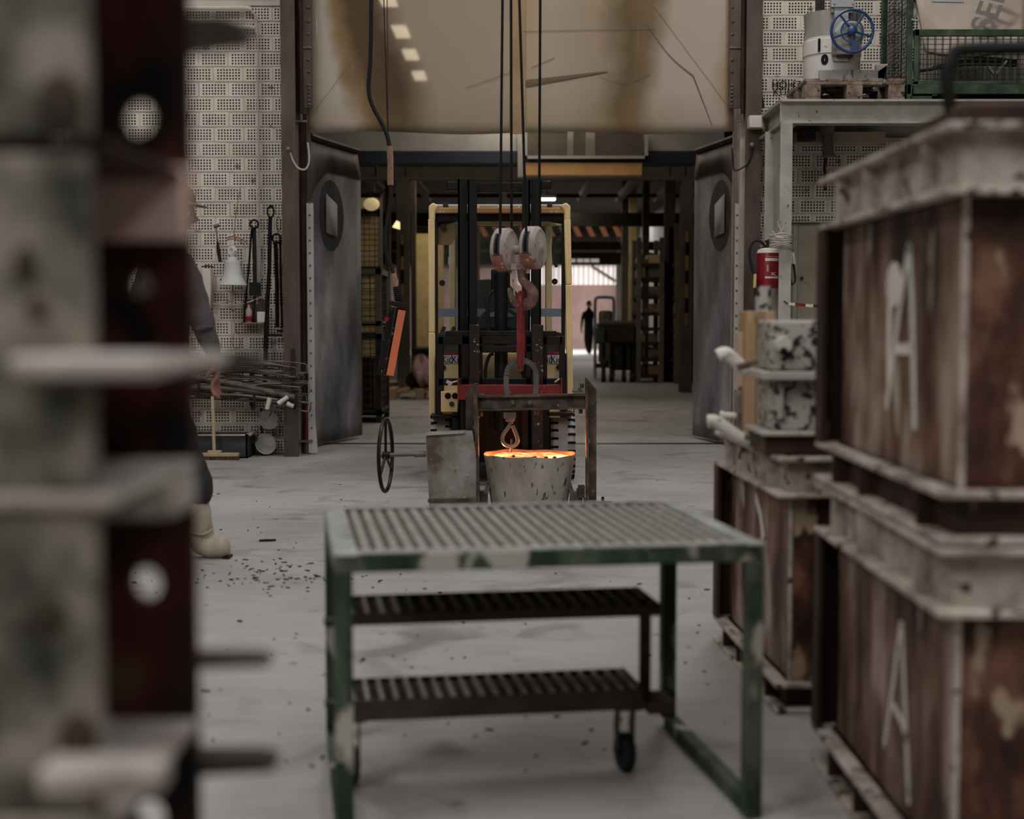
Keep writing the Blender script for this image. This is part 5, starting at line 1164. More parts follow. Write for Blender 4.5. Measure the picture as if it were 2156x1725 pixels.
for i, (px, py, r, m_, lab) in enumerate(((886, 828, (.14, .2, .2), 'rag_pink', 'large crumpled pink rag bundle on the low pallet'), (868, 828, (.08, .12, .09), 'dark_cloth', 'dark rag bundle beside the pink one on the low pallet'), (903, 830, (.07, .12, .1), 'rope_tan', 'tan rag bundle nearest the forklift on the low pallet'))):
    c = P(px, py, 20.4); c.z = .185 if i == 0 else .165; o = MB().grid(lump(c, r, i), 24, 14).build('rag_bundle', m_, None, ang=80); tag(o, lab, 'rags')
t = pallet('wooden pallet standing in the store behind the pendant control', (X(815, 21.6), 22.6, 0), .5, .8, 'wood_pale', h=.15)
# storage rack
Yr = 25.4
def rack(label, pa, pb, Y0, shelves, up):
    t = thing('storage_rack', label, 'rack', ((X(pa, Y0) + X(pb, Y0)) / 2, Y0 + .5, 0)); x0, x1 = X(pa, Y0), X(pb, Y0)
    for x in (x0, x1 - .08):
        for y in (Y0, Y0 + 1): MB().bx(x, x + .08, y, y + .08, 0, Z(up, Y0)).build('upright', 'store_beam', t)
    for py in shelves: MB().bx(x0, x1, Y0 + .02, Y0 + 1.02, Z(py, Y0) - .06, Z(py, Y0)).build('shelf', 'store_dark', t)
    return t
sh = [790, 755, 722, 690, 658, 622, 585, 555]
rack('tall dark storage rack of boxes right of the store aisle', 1340, 1397, Yr, sh, 500)
rack('second dark storage rack behind the right striped column', 1420, 1480, 25.0, sh, 470)
random.seed(9)
lv = ['lowest', 'second', 'third', 'fourth', 'fifth', 'sixth', 'seventh', 'top']
for i, py in enumerate(sh):
    for j, (a, b) in enumerate(((1345, 1362), (1365, 1391))):
        if (i + j) % 5 == 4: continue
        z = Z(py, Yr) + .003; o = MB().bx(X(a, Yr), X(b - random.uniform(0, 5), Yr), Yr + .06, Yr + .8, z, z + random.uniform(.13, .2)).build('storage_box', random.choice(('wood_dirty', 'store_beam', 'rope_tan', 'mesh_cream')), None, bev=.01)
        tag(o, 'box on the %s shelf of the tall dark rack, %s side' % (lv[i], 'aisle' if j == 0 else 'far'), 'box', 'boxes on the store rack')
for i, py in enumerate(sh[:6]):
    z = Z(py, 25) + .003; o = MB().bx(X(1424, 25), X(1434, 25), 25.05, 25.6, z, z + .16).build('storage_box', random.choice(('green_steel', 'store_beam', 'grey_steel')), None, bev=.01)
    tag(o, 'box on the %s shelf of the second rack behind the striped column' % lv[i], 'box', 'boxes on the second store rack')
# work cart and person far down the aisle
t = thing('work_cart', 'dark low work cart on wheels in the store aisle', 'cart', (X(1300, 25.6), 25.9, 0))
for a in (1271, 1288, 1314, 1331): MB().bx(X(a, 25.6) - .035, X(a, 25.6) + .035, 25.6, 25.68, .14, Z(722, 25.6)).cyl((X(a, 25.6) - .04, 25.64, .08), (X(a, 25.6) + .04, 25.64, .08), .08, n=14).build('wheeled_leg', 'dark_steel', t)
MB().bx(X(1262, 25.6), X(1336, 25.6), 25.55, 26.4, Z(722, 25.6), Z(681, 25.6)).build('cart_tray', 'store_dark', t, bev=.02)
MB().bx(X(1286, 25.6), X(1334, 25.6), 25.6, 26.3, Z(780, 25.6), Z(722, 25.6)).build('lower_case', 'dark_steel', t, bev=.02)
MB().bx(X(1254, 25.6), X(1272, 25.6), 25.5, 25.9, Z(724, 25.6), Z(690, 25.6)).build('side_box', 'green_steel', t, bev=.01)
MB().bx(X(1266, 25.6), X(1330, 25.6), 25.7, 26.2, Z(681, 25.6), Z(681, 25.6) + .05).build('tray_rim', 'store_beam', t)
t = MB().tube(crv([(X(1253, 27.4), 27.4, Z(690, 27.4)), P(1253, 640, 27.4), P(1256, 628, 27.4), P(1266, 626, 27.4), P(1285, 627, 27.4), P(1292, 634, 27.4), P(1292, 690, 27.4), (X(1292, 27.4), 27.4, 0)], 5), .03, 8)
t.tube([(X(1253, 27.4), 27.4, 0), P(1253, 690, 27.4)], .03, 8); o = t.build('push_trolley', 'bench_blue', None); tag(o, 'blue tubular trolley hoop standing behind the dark work cart', 'trolley')
MB().bx(X(1253, 27.4), X(1292, 27.4), 27.3, 27.9, .2, .28).build('trolley_bed', 'dark_steel', o)
MB().bx(X(1262, 27.4), X(1290, 27.4), 27.45, 27.8, .282, 1.3).build('wrapped_load', 'bronze_grey', o, bev=.05)
# ================================================================== PEOPLE
class Skin:
    def __init__(s): s.v, s.r, s.e = [], [], []
    def p(s, pos, r, par=None):
        s.v.append(Vector(pos)); s.r.append(r); i = len(s.v) - 1
        if par is not None: s.e.append((par, i))
        return i
    def chain(s, pts, par=None):
        for pos, r in pts: par = s.p(pos, r, par)
        return par
    def build(s, name, mat, parent, sub=2, root=0, fold=0.0):
        org = ORG[parent.name]; me = bpy.data.meshes.new(name); me.from_pydata([tuple(v - org) for v in s.v], s.e, []); me.update()
        o = bpy.data.objects.new(name, me); COL.objects.link(o); o.parent = parent; me.materials.append(MATS[mat]); ORG[o.name] = org
        o.modifiers.new('skin', 'SKIN')
        if not me.skin_vertices: 
            bm = bmesh.new(); bm.from_mesh(me); bm.verts.layers.skin.verify(); bm.to_mesh(me); bm.free()
        for i, d in enumerate(me.skin_vertices[0].data):
            r = s.r[i]; d.radius = r if isinstance(r, tuple) else (r, r); d.use_root = i == root
        m = o.modifiers['skin']; m.use_smooth_shade = True; m.branch_smoothing = .3
        q = o.modifiers.new('sub', 'SUBSURF'); q.levels = q.render_levels = sub
        if fold:
            tx = bpy.data.textures.new('folds', 'CLOUDS'); tx.noise_scale = .09
            d = o.modifiers.new('folds', 'DISPLACE'); d.texture = tx; d.strength = fold; d.mid_level = .5
        return o
def add_hand(S_, wrist, fwd, side, par, k=1.0, curl=.5):
    """palm and five fingers; fwd runs down the hand, side points to the thumb"""
    fwd, side = Vector(fwd).normalized(), Vector(side).normalized(); side = (side - fwd * side.dot(fwd)).normalized(); nrm = fwd.cross(side)
    w = Vector(wrist); palm = S_.p(w + fwd * .045 * k, (.026 * k, .016 * k), par); kn = S_.p(w + fwd * .075 * k, (.028 * k, .014 * k), palm)
    for i, (off, ln) in enumerate(((.026, .072), (.009, .08), (-.009, .074), (-.026, .058))):
        b = w + fwd * .09 * k + side * off * k; d = fwd
        j = S_.p(b, .0095 * k, kn)
        for q_ in range(3):
            d = (d + nrm * curl * .55 * (q_ + .4)).normalized(); b = b + d * ln * k / 3; j = S_.p(b, (.009 - .001 * q_) * k, j)
    t = S_.p(w + fwd * .03 * k + side * .028 * k, .013 * k, palm); t = S_.p(w + fwd * .055 * k + side * .045 * k + nrm * .012 * k, .0105 * k, t); S_.p(w + fwd * .085 * k + side * .05 * k + nrm * .026 * k, .0085 * k, t)
def head(parent, c, yaw, k=1.0, cap='cap_brown', tilt=0.0):
    c = Vector(c); rot = Matrix.Rotation(yaw, 3, 'Z') @ Matrix.Rotation(tilt, 3, 'Y')
    def fn(u, v):
        a = 2 * math.pi * u; b = math.pi * (v - .5); x, y, z = math.cos(b) * math.cos(a), math.cos(b) * math.sin(a), math.sin(b)
        X_, Y_, Z_ = x * .094, y * .076, z * .12
        if z < 0: Y_ *= 1 + .25 * z; X_ *= 1 + .18 * z * (1 if x < 0 else .35)
        g = lambda zz, yy, sz, sy: math.exp(-((z - zz) / sz) ** 2 - ((y - yy) / sy) ** 2) * (x > 0)
        X_ += .026 * g(-.22, 0, .13, .14) + .012 * g(-.08, 0, .16, .1) + .007 * g(.16, 0, .1, .5) - .008 * (g(-.02, .35, .1, .15) + g(-.02, -.35, .1, .15)) + .010 * g(-.8, 0, .14, .3) + .006 * g(-.5, 0, .06, .25)
        return c + rot @ (Vector((X_, Y_, Z_)) * k)
    MB().grid(fn, 40, 30).build('face', 'skin', parent, ang=180)
    L_ = lambda x, y, z: c + rot @ (Vector((x, y, z)) * k)
    for s_ in (-1, 1):
        MB().sph(L_(.078, s_ * .029, -.002), .0115 * k, 10, 8).build('eye', 'white_paint', parent); MB().sph(L_(.087, s_ * .029, -.002), .0055 * k, 8, 6).build('iris', 'dark_hole', parent)
        MB().sph(L_(-.005, s_ * .078, -.015), (.02 * k, .008 * k, .03 * k), 10, 8).build('ear', 'skin', parent)
    MB().tube([L_(.087, -.02, -.062), L_(.094, 0, -.064), L_(.087, .02, -.062)], .004 * k, 6).build('mouth', 'red_paint', parent)
    def hr(u, v):
        a = 2 * math.pi * u; b = math.pi * .5 * v; return L_(-.008 + math.cos(b) * math.cos(a) * .097, math.cos(b) * math.sin(a) * .082, -.02 * (1 - v) * (math.cos(a) < .2) * 2 + .02 + math.sin(b) * .107)
    MB().grid(hr, 28, 8).build('hair', 'hair', parent, ang=180)
    if cap:
        def cp(u, v):
            a = 2 * math.pi * u; b = math.pi * .5 * v; return L_(-.004 + math.cos(b) ** .7 * math.cos(a) * .103, math.cos(b) ** .7 * math.sin(a) * .087, .042 + math.sin(b) * .09)
        MB().grid(cp, 28, 8).build('cap', cap, parent, ang=180, solid=.004)
        m = MB(); n = 12; o_, i_ = [], []
        for i in range(n + 1):
            a = -1.15 + 2.3 * i / n; i_.append(L_(.098 * math.cos(a), .086 * math.sin(a), .05)); o_.append(L_(.098 * math.cos(a) + .055 * math.cos(a * .8), .09 * math.sin(a), .038))
        m.add(i_ + o_, [(i, i + 1, n + 2 + i, n + 1 + i) for i in range(n)]).build('cap_brim', cap, parent, solid=.004)
YW = 6.68
def w(px, py, dy=0.0): return P(px, py, YW + dy)
WK = thing('person', 'person in dark grey work jacket and pale gaiters striding past the brick wall', 'person', (w(350, 800).x, YW, 0))
b = Skin()
pel = b.p(w(345, 800), (.09, .07)); ch = b.chain([(w(347, 720), (.09, .07)), (w(352, 620), (.11, .08)), (w(352, 560), (.09, .06))], pel); nk = b.chain([(w(355, 512), .055), (w(360, 488), .052)], ch)
sr = b.chain([(w(374, 556, -.16), .034), (w(407, 613, -.2), .036), (w(424, 680, -.21), .034), (w(446, 730, -.21), .032), (w(459, 766, -.21), .026)], ch)
add_hand(b, w(459, 764, -.21), (-.12, -.1, -1), (-.35, -.9, 0), sr, 1.0, -.35)
sl = b.chain([(w(334, 556, .16), .034), (w(300, 620, .2), .036), (w(275, 690, .21), .034), (w(262, 775, .21), .026)], ch); add_hand(b, w(262, 773, .21), (-.2, 0, -1), (.5, .8, 0), sl)
fl = b.chain([(w(352, 830, .09), .055), (w(378, 902, .09), .055), (w(402, 985, .09), .052), (w(413, 1060, .09), .048), (w(420, 1140, .09), .036)], pel); b.chain([(w(432, 1165, .09), .036), (w(480, 1152, .08), .03)], fl)
rl = b.chain([(w(338, 830, -.09), .055), (w(312, 902, -.09), .055), (w(285, 975, -.09), .052), (w(245, 1050, -.09), .046), (w(215, 1118, -.09), .036)], pel); b.chain([(w(225, 1165, -.09), .034), (w(262, 1190, -.09), .026)], rl)
b.build('body', 'skin', WK)
head(WK, w(362, 446), 0.0, 1.06, 'cap_brown', .12)
j = Skin(); p0 = j.p(w(345, 862), (.165, .14)); p0 = j.p(w(345, 790), (.16, .135), p0); c_ = j.chain([(w(347, 710), (.145, .12)), (w(352, 620), (.165, .125)), (w(354, 545), (.145, .10)), (w(356, 518), (.075, .07))], p0)
ci = 4
j.chain([(w(368, 556, -.13), .095), (w(384, 568, -.18), .078), (w(408, 615, -.2), .062), (w(424, 672, -.21), .058), (w(442, 722, -.21), .046), (w(454, 752, -.21), .040)], ci); j.chain([(w(338, 556, .13), .095), (w(326, 568, .18), .078), (w(300, 620, .2), .06), (w(275, 690, .21), .054), (w(263, 760, .21), .04)], ci)
jk = j.build('jacket', 'jacket', WK, fold=.022)
MB().tube(crv([w(415, 694, -.272), w(430, 690, -.275), w(445, 690, -.24)], 4), .012, 8).build('cuff_fold', 'jacket', WK)
t = Skin(); p0 = t.p(w(346, 770), (.12, .10)); p0 = t.p(w(346, 805), (.135, .115), p0); t.chain([(w(354, 835, .09), .098), (w(376, 905, .09), .082), (w(398, 975, .09), .076), (w(414, 1015, .085), .082), (w(416, 1048, .085), .078), (w(414, 1060, .085), .06)], p0)
t.chain([(w(336, 835, -.09), .098), (w(310, 905, -.09), .08), (w(284, 975, -.09), .07), (w(258, 1030, -.09), .072), (w(246, 1062, -.09), .06)], p0); t.build('trousers', 'trouser', WK, fold=.035)
for (pts, nm) in (([(w(412, 1035, .09), .056), (w(418, 1090, .09), .068), (w(424, 1130, .09), .072), (w(434, 1152, .085), .070), (w(462, 1150, .08), .066), (w(484, 1148, .075), .056)], 'gaiter'), ([(w(262, 1015, -.09), .054), (w(236, 1080, -.09), .064), (w(216, 1130, -.09), .062), (w(226, 1165, -.09), .055), (w(262, 1180, -.09), .046)], 'gaiter')):
    g = Skin(); g.chain(pts); g.build(nm, 'gaiter', WK, fold=.025)
MB().tube(crv([w(398, 1120, .02), w(425, 1126, .015), w(447, 1116, .05)], 4), .006, 6).build('gaiter_strap', 'gaiter', WK)
m = MB(); sole = [(402, 1180), (420, 1186), (445, 1185), (468, 1179), (486, 1171)]
for i in range(len(sole) - 1): m.bar(w(*sole[i], .08), w(*sole[i + 1], .08), .085, .012)
m.build('boot_sole', 'black_rubber', WK)
m = MB(); sole = [(212, 1168), (235, 1192), (262, 1200), (275, 1197)]
for i in range(3): m.bar(w(*sole[i], -.09), w(*sole[i + 1], -.09), .085, .016)
m.build('boot_sole', 'black_rubber', WK)
# person far down the aisle, walking
YQ = 45.5
def k(px, py, dy=0.0): return P(px, py, YQ + dy)
BP = thing('person', 'person in dark work clothes walking far down the store aisle', 'person', (k(1240, 745).x, YQ, 0))
b = Skin(); pel = b.p(k(1240, 690), (.19, .13)); ch = b.chain([(k(1239, 674), (.19, .13)), (k(1239, 660), (.22, .14))], pel); nk = b.chain([(k(1240, 650), .06), (k(1240, 645), .055)], ch)
for s_, pts in ((-1, [(1229, 659), (1226, 672), (1225, 682), (1224, 692)]), (1, [(1250, 659), (1253, 672), (1254, 682), (1254, 691)])):
    a = b.chain([(k(*pts[0]), .06), (k(*pts[1]), .05), (k(*pts[2]), .045), (k(*pts[3]), .03)], ch); add_hand(b, k(*pts[3]), (0, -.1, -1), (-s_ * .3, .9, 0), a)
for pts, dy in (([(1236, 700), (1235, 718), (1237, 734), (1239, 742)], .12), ([(1244, 700), (1243, 718), (1242, 736), (1242, 743)], -.15)):
    a = b.chain([(k(*pts[0]), .11), (k(*pts[1], dy * .6), .09), (k(*pts[2], dy), .075), (k(*pts[3], dy), .045)], pel); b.p(k(pts[3][0], pts[3][1] + 1, dy - .15), .04, a)
b.build('body', 'dark_cloth', BP); head(BP, k(1240, 640.5), -R(100), 1.0, None)

# ================================================================== STEP TABLE (green platform with gratings)
ROT = R(9.0); TC = Vector((.034, 3.50, 0)); HT = .637
T = thing('step_table', 'worn green steel step table with grating top and two lower steps', 'step table', TC)
T.rotation_euler = (0, 0, ROT); ORG[T.name] = Vector((0, 0, 0))
hx, hy, q_ = .485, .385, .042
def tb(x0, x1, y0, y1, z0, z1, nm, mat, bev=.003, **kw): return MB().bx(x0, x1, y0, y1, z0, z1).build(nm, mat, T, bev=bev, **kw)
tb(-hx, hx, -hy, -hy + q_, HT - q_, HT - .002, 'front_rail', 'step_green'); tb(-hx, hx, hy - q_, hy, HT - q_, HT - .002, 'back_rail', 'step_green')
tb(-hx, -hx + q_ + .012, -hy, hy, HT - q_, HT, 'end_rail', 'step_pale'); tb(hx - q_, hx, -hy, hy, HT - q_, HT, 'end_rail', 'step_pale')
tb(-hx, hx, -hy + .004, -hy + q_, HT - .004, HT + .001, 'rail_top', 'step_pale', 0); tb(-hx, hx, hy - q_ * .7, hy, HT - .004, HT + .001, 'rail_top', 'step_pale', 0)
for sx in (-1, 1):
    for sy in (-1, 1):
        z0 = .0 if sy < 0 else .03
        MB().bx(min(sx * hx, sx * (hx - .04)), max(sx * hx, sx * (hx - .04)), min(sy * hy, sy * (hy - .04)), max(sy * hy, sy * (hy - .04)), z0, HT - q_).build('leg', 'step_green', T, bev=.003)
    tb(min(sx * hx, sx * (hx - .036)), max(sx * hx, sx * (hx - .036)), -hy + .04, hy - .04, .0, .04, 'ground_rail', 'wood_dirty' if False else 'step_green')
proto = None; n = 27
for i in range(n):
    x = -hx + .075 + (2 * hx - .14) * i / (n - 1)
    if proto is None: proto = MB().bx(-.0085, .0085, -hy + q_, hy - q_, -.028, 0).build('grating_bar', 'grating_dusty', T); proto.location = (x, 0, HT - .003)
    else: c = proto.copy(); COL.objects.link(c); c.location = (x, 0, HT - .003)
cw = None
for i in range(9):
    y = -hy + q_ + .04 + i * (2 * hy - 2 * q_ - .08) / 8
    if cw is None: cw = MB().bx(-hx + .05, hx - .04, -.003, .003, -.006, 0).build('cross_wire', 'grating_dusty', T); cw.location = (0, y, HT - .006)
    else: c = cw.copy(); COL.objects.link(c); c.location = (0, y, HT - .006)
tb(-hx + .04, hx - .04, -hy + q_, hy - q_, HT - .036, HT - .032, 'drip_pan', 'pan_dark', 0)
def step(x0, x1, y0, y1, z, hgt, mat):
    tb(x0, x1, y0, y0 + .012, z - hgt, z, 'step_front', 'pan_black', .002); tb(x0, x1, y1 - .012, y1, z - hgt, z - .001, 'step_back', 'pan_black', .002)
    tb(x0, x0 + .012, y0, y1, z - hgt * .6, z, 'step_side', 'pan_black', .002); tb(x1 - .012, x1, y0, y1, z - hgt * .6, z, 'step_side', 'pan_black', .002)
    tb(x0 + .01, x1 - .01, y0 + .01, y1 - .01, z - .016, z - .012, 'step_pan', 'pan_black', 0); pr = None; m_ = 21
    for i in range(m_):
        x = x0 + .02 + (x1 - x0 - .04) * i / (m_ - 1)
        if pr is None: pr = MB().bx(-.0045, .0045, y0 + .012, y1 - .012, -.012, 0).build('step_bar', mat, T); pr.location = (x, 0, z)
        else: c = pr.copy(); COL.objects.link(c); c.location = (x, 0, z)
step(-.45, .335, -.055, .19, .435, .028, 'grating_dark'); step(-.45, .285, -.09, .135, .232, .05, 'grating_dark')
tb(.297, .322, .0, .03, .0 + .18, .435, 'step_strut', 'pan_black'); tb(.29, .36, -.10, .02, .17, .20, 'step_arm', 'pan_black')
for x in (.255, -.435):
    y = .0
    w_ = MB().lathe([(0, -.014), (.045, -.014), (.05, -.009), (.05, .009), (.045, .014), (0, .014)], (x, y, .05), (1, .15, 0), 24).build('castor_wheel', 'black_rubber', T)
    MB().bx(x - .035, x + .035, y - .04, y + .04, .165, .182).prism([(-.022, .165), (.022, .165), (.04, .11), (.012, .04), (-.01, .04)], (x - .021, y, 0), UY, UZ, .004).prism([(-.022, .165), (.022, .165), (.04, .11), (.012, .04), (-.01, .04)], (x + .018, y, 0), UY, UZ, .004).cyl((x - .024, y, .05), (x + .024, y, .05), .008, n=8).build('castor_fork', 'dark_steel', T)
for z in (.42, .22): MB().cyl((-hx - .014, -.05, z), (-hx + .01, -.05, z), .012, n=6).build('bolt', 'dark_steel', T)

# ================================================================== BIG RUSTY FLASKS
def frame_ring(x0, x1, y0, y1, t, z0, z1):
    o = [(x0, y0), (x1, y0), (x1, y1), (x0, y1)]; i = [(x0 + t, y0 + t), (x1 - t, y0 + t), (x1 - t, y1 - t), (x0 + t, y1 - t)]
    vs = [(a, b_, z) for z in (z0, z1) for (a, b_) in o + i]; f = []
    for e in range(4):
        n_ = (e + 1) % 4
        f += [(e, n_, 4 + n_, 4 + e), (8 + e, 12 + e, 12 + n_, 8 + n_), (e, 8 + e, 8 + n_, n_), (4 + e, 4 + n_, 12 + n_, 12 + e)]
    return MB().add(vs, f)
def flask(label, loc, rot, W_, L_, H_, rim=.13, base=.1, ribs=3, full=True):
    t = thing('moulding_flask', label, 'moulding flask', loc); t.rotation_euler = (0, 0, rot); ORG[t.name] = Vector((0, 0, 0)); e = .052
    MB().bx(e, e + .02, e, L_ - e, .01, H_ - .01).build('side_wall', 'rust_box', t); MB().bx(W_ - e - .02, W_ - e, e, L_ - e, .01, H_ - .01).build('side_wall', 'rust_box', t)
    MB().bx(e - .001, W_ - e, e - .002, e + .02, .01, H_ - .01).build('front_wall', 'rust_front', t); MB().cyl((e, e, base), (e, e, H_ - rim), .007, n=8).build('weld_bead', 'dust_flange', t); MB().bx(e, W_ - e, L_ - e - .02, L_ - e, .01, H_ - .01).build('back_wall', 'rust_front', t)
    for z0, nm in ((H_ - .014, 'top_flange'), (H_ - rim, 'rim_flange'), (base - .014, 'base_flange'), (0, 'bottom_flange')):
        frame_ring(0, W_, 0, L_, e + .01, z0, z0 + .014).build(nm, 'dust_flange', t, bev=.003)
    frame_ring(e - .016, W_ - e + .016, e - .016, L_ - e + .016, .02, H_ - rim, H_).build('rim_web', 'dust_flange', t)
    frame_ring(e - .012, W_ - e + .012, e - .012, L_ - e + .012, .02, 0, base).build('base_web', 'rust_dark', t)
    for cx in (.0, W_ - .012):
        MB().bx(cx, cx + .012, L_ - .07, L_, base, H_ - rim).build('corner_angle', 'rust_dark', t)
    MB().bx(0, .07, L_ - .012, L_, base, H_ - rim).build('corner_angle', 'rust_dark', t)
    for i in range(ribs):
        y = L_ * (i + .5) / ribs + .1 * (1 if i == 1 else 0)
        MB().bx(.006, e, y - .006, y + .006, H_ - rim + .014, H_ - .014).build('rim_rib', 'dust_flange', t)
        MB().bx(.006, e, y - .006, y + .006, .014, base - .014).build('base_rib', 'rust_dark', t)
    MB().bx(W_ * .25, W_ * .25 + .012, .006, e, H_ - rim + .014, H_ - .014).build('rim_rib', 'rust_dark', t)
    return t
def strokes(t, xw, lines, w0=.02):
    """brush strokes on the side wall; pixel pairs are read on the wall plane x = xw (world, flask unrotated)"""
    inv = t.matrix_basis.inverted()
    for pts in lines:
        P3 = []
        for (px, py) in pts:
            Y = xw * F / (px - 1078); v = P(px, py, Y); v.x = xw; P3.append(inv @ v)
        m = MB()
        for a, b_ in zip(P3, P3[1:]): m.bar(a, b_, w0, .002, (1, 0, 0))
        m.build('painted_letter', 'white_mark', t)
HL = .728
fa = flask('rusty moulding flask painted with a long white A, at the bottom of the near stack', (.777, 2.56, 0), 0, 1.0, 1.08, HL); bpy.context.view_layer.update()
strokes(fa, .777 + .050, [[(1906, 1310), (1893, 1440), (1876, 1570)], [(1908, 1310), (1918, 1480), (1930, 1695)], [(1893, 1485), (1912, 1520), (1924, 1560)]], .018)
fb_ = flask('rusty moulding flask painted with a white A, on top of the near stack', (.777, 2.56, HL + .004), 0, 1.0, 1.08, .765); bpy.context.view_layer.update()
strokes(fb_, .777 + .050, [[(1910, 515), (1893, 640), (1868, 860)], [(1910, 515), (1918, 640), (1928, 905)], [(1886, 735), (1921, 735)]], .024)
Yb = (.777 + .051) * F / (1882 - 1078); bl = MB(); bl.sph(P(1882, 600, Yb), (.003, .062, .05), 18, 10).sph(P(1888, 625, Yb), (.003, .05, .04), 14, 8).sph(P(1872, 700, (.777 + .051) * F / (1872 - 1078)), (.003, .018, .13), 12, 8); bl.v = [v - Vector((.777, 2.56, HL + .004)) for v in bl.v]; bl.build('paint_blob', 'white_mark', fb_)
fc = flask('shorter-looking rusty flask with a smeared white A, standing behind the near stack', (.762, 4.05, 0), R(2.6), .9, .98, .748, .118, .09); bpy.context.view_layer.update()
strokes(fc, .79, [[(1592, 1045), (1584, 1080), (1578, 1125)], [(1594, 1045), (1604, 1080), (1612, 1135)], [(1570, 1050), (1566, 1085), (1570, 1110)]], .03)
m = MB(); Yq = 2.612
m.bar(P(2040, 1530, Yq), P(2034, 1725, Yq), .014, .002, (0, 1, 0)); m.v = [v - Vector((.777, 2.56, 0)) for v in m.v]; m.build('painted_stroke', 'white_mark', fa)
# what lies on the near stack
zt2 = HL + .004 + .765
t = thing('weight_block', 'rusty iron block with a bent lifting bail on the upper near flask', 'weight', (X(2100, 2.85), 2.85, zt2))
x0 = X(2000, 2.8)
MB().bx(x0, x0 + .5, 2.75, 3.1, zt2, zt2 + .062).build('iron_block', 'rust_dark', t, bev=.008)
MB().tube(crv([(x0 + .01, 2.85, zt2 + .05), (x0, 2.85, zt2 + .11), (x0 + .01, 2.85, zt2 + .165), (x0 + .05, 2.85, zt2 + .18), (x0 + .3, 2.85, zt2 + .18), (x0 + .42, 2.85, zt2 + .16), (x0 + .44, 2.85, zt2 + .05)], 5), .014, 8).build('lifting_bail', 'black_steel', t)
# core box, boards, clamps, pipe on the flask behind
zc_ = .749; Yk = 4.16
def r_(px, py, Y=Yk): return P(px, py, Y)
t = thing('core_box', 'black-spotted pale metal core box on the farther rusty flask', 'core box', (X(1668, Yk), Yk + .1, zc_))
xa, xb = X(1622, Yk), X(1760, Yk)
MB().bx(xa - .02, xb, Yk - .03, Yk + .25, zc_, zc_ + .055).build('base_block', 'rust_dark', t, bev=.004)
MB().bx(xa - .03, xb, Yk - .05, Yk + .26, zc_ + .055, zc_ + .068).build('flange', 'grey_steel', t, bev=.003)
MB().bx(xa, xb, Yk, Yk + .22, zc_ + .068, Z(796, Yk)).build('lower_shell', 'plaster_spots', t, bev=.006)
MB().bx(xa - .03, xb, Yk - .05, Yk + .26, Z(799, Yk), Z(782, Yk)).build('flange', 'grey_steel', t, bev=.003)
MB().bx(xa, xb, Yk, Yk + .22, Z(782, Yk), Z(674, Yk)).build('upper_shell', 'plaster_spots', t, bev=.01)
MB().bx(xa + .01, xa + .035, Yk - .02, Yk, Z(880, Yk), Z(800, Yk)).build('rib', 'plaster_spots', t)
MB().lathe([(.0, 0), (.025, 0), (.022, .03), (.0, .03)], r_(1648, 726), (0, -1, 0), 16).build('boss', 'plaster', t); MB().cyl(r_(1650, 740, Yk - .0), r_(1650, 740, Yk - .032), .012, n=12).build('boss_hole', 'dark_hole', t)
Yw = 4.42
for i, (a, b_, c_, lab) in enumerate(((1572, 1592, 655, 'tall pale wooden board, farther of two, clamped beside the spotted core box'), (1611, 1631, 655, 'tall pale wooden board, nearer of two, clamped beside the spotted core box'))):
    y = Yw + .22 - .2 * i; o = MB().bx(X(a, y), X(b_, y), y, y + .16, zc_, Z(c_, y)).build('wooden_board', 'wood_pale', None, bev=.003); tag(o, lab, 'board')
for i, (a, b_, c_, d_, lab) in enumerate(((1556, 1571, 700, 815, 'upper short wooden batten on the outer face of the boards'), (1555, 1571, 825, 905, 'lower short wooden batten on the outer face of the boards'))):
    y = Yw + .30; o = MB().bx(X(a, y), X(b_, y), y, y + .1, zc_ if i else Z(d_, y), Z(c_, y)).build('wooden_batten', 'wood_dirty' if i else 'broom_wood', None, bev=.003); tag(o, lab, 'batten')
t = thing('steel_pipe', 'upright grey pipe between the two wooden boards', 'pipe', (X(1601, Yw + .2), Yw + .22, zc_))
MB().tube([(X(1601, Yw + .22), Yw + .22, zc_), r_(1601, 640, Yw + .22)], .011, 10).build('pipe_rod', 'galv', t); MB().cyl(r_(1607, 668, Yw + .22), r_(1607, 603, Yw + .22), .026, n=16).build('pipe_head', 'plaster_spots', t)
def clamp(lab, pts, r, arm=None):
    t = thing('toggle_clamp', lab, 'clamp', r_(*pts[0], Yw)); MB().tube(crv([r_(a, b_, Yw - .02) for a, b_ in pts], 4), r, 10).build('handle', 'white_mark', t)
    if arm: MB().tube(crv([r_(a, b_, Yw - .04) for a, b_ in arm], 4), .009, 8).build('arm', 'wood_dirty', t)
    return t
clamp('upper white-caked clamp handle jutting from the wooden boards', [(1512, 750), (1528, 744), (1548, 760), (1568, 778), (1580, 776)], .021, [(1552, 772), (1580, 765), (1612, 750), (1640, 730)])
clamp('lower white-caked clamp handle lying over the flask rim', [(1490, 888), (1506, 888), (1532, 905), (1562, 924), (1600, 930)], .021, [(1568, 918), (1590, 922), (1622, 922)])
t = MB().cyl(r_(1522, 876, Yw + .34), r_(1556, 876, Yw + .34), .012, n=10).build('clamp_pin', 'white_mark', None); tag(t, 'short white pin above the lower clamp handle', 'pin')
MB().cyl(r_(1524, 876, Yw + .34), r_(1516, 876, Yw + .34), .016, n=10).build('pin_head', 'white_mark', t)
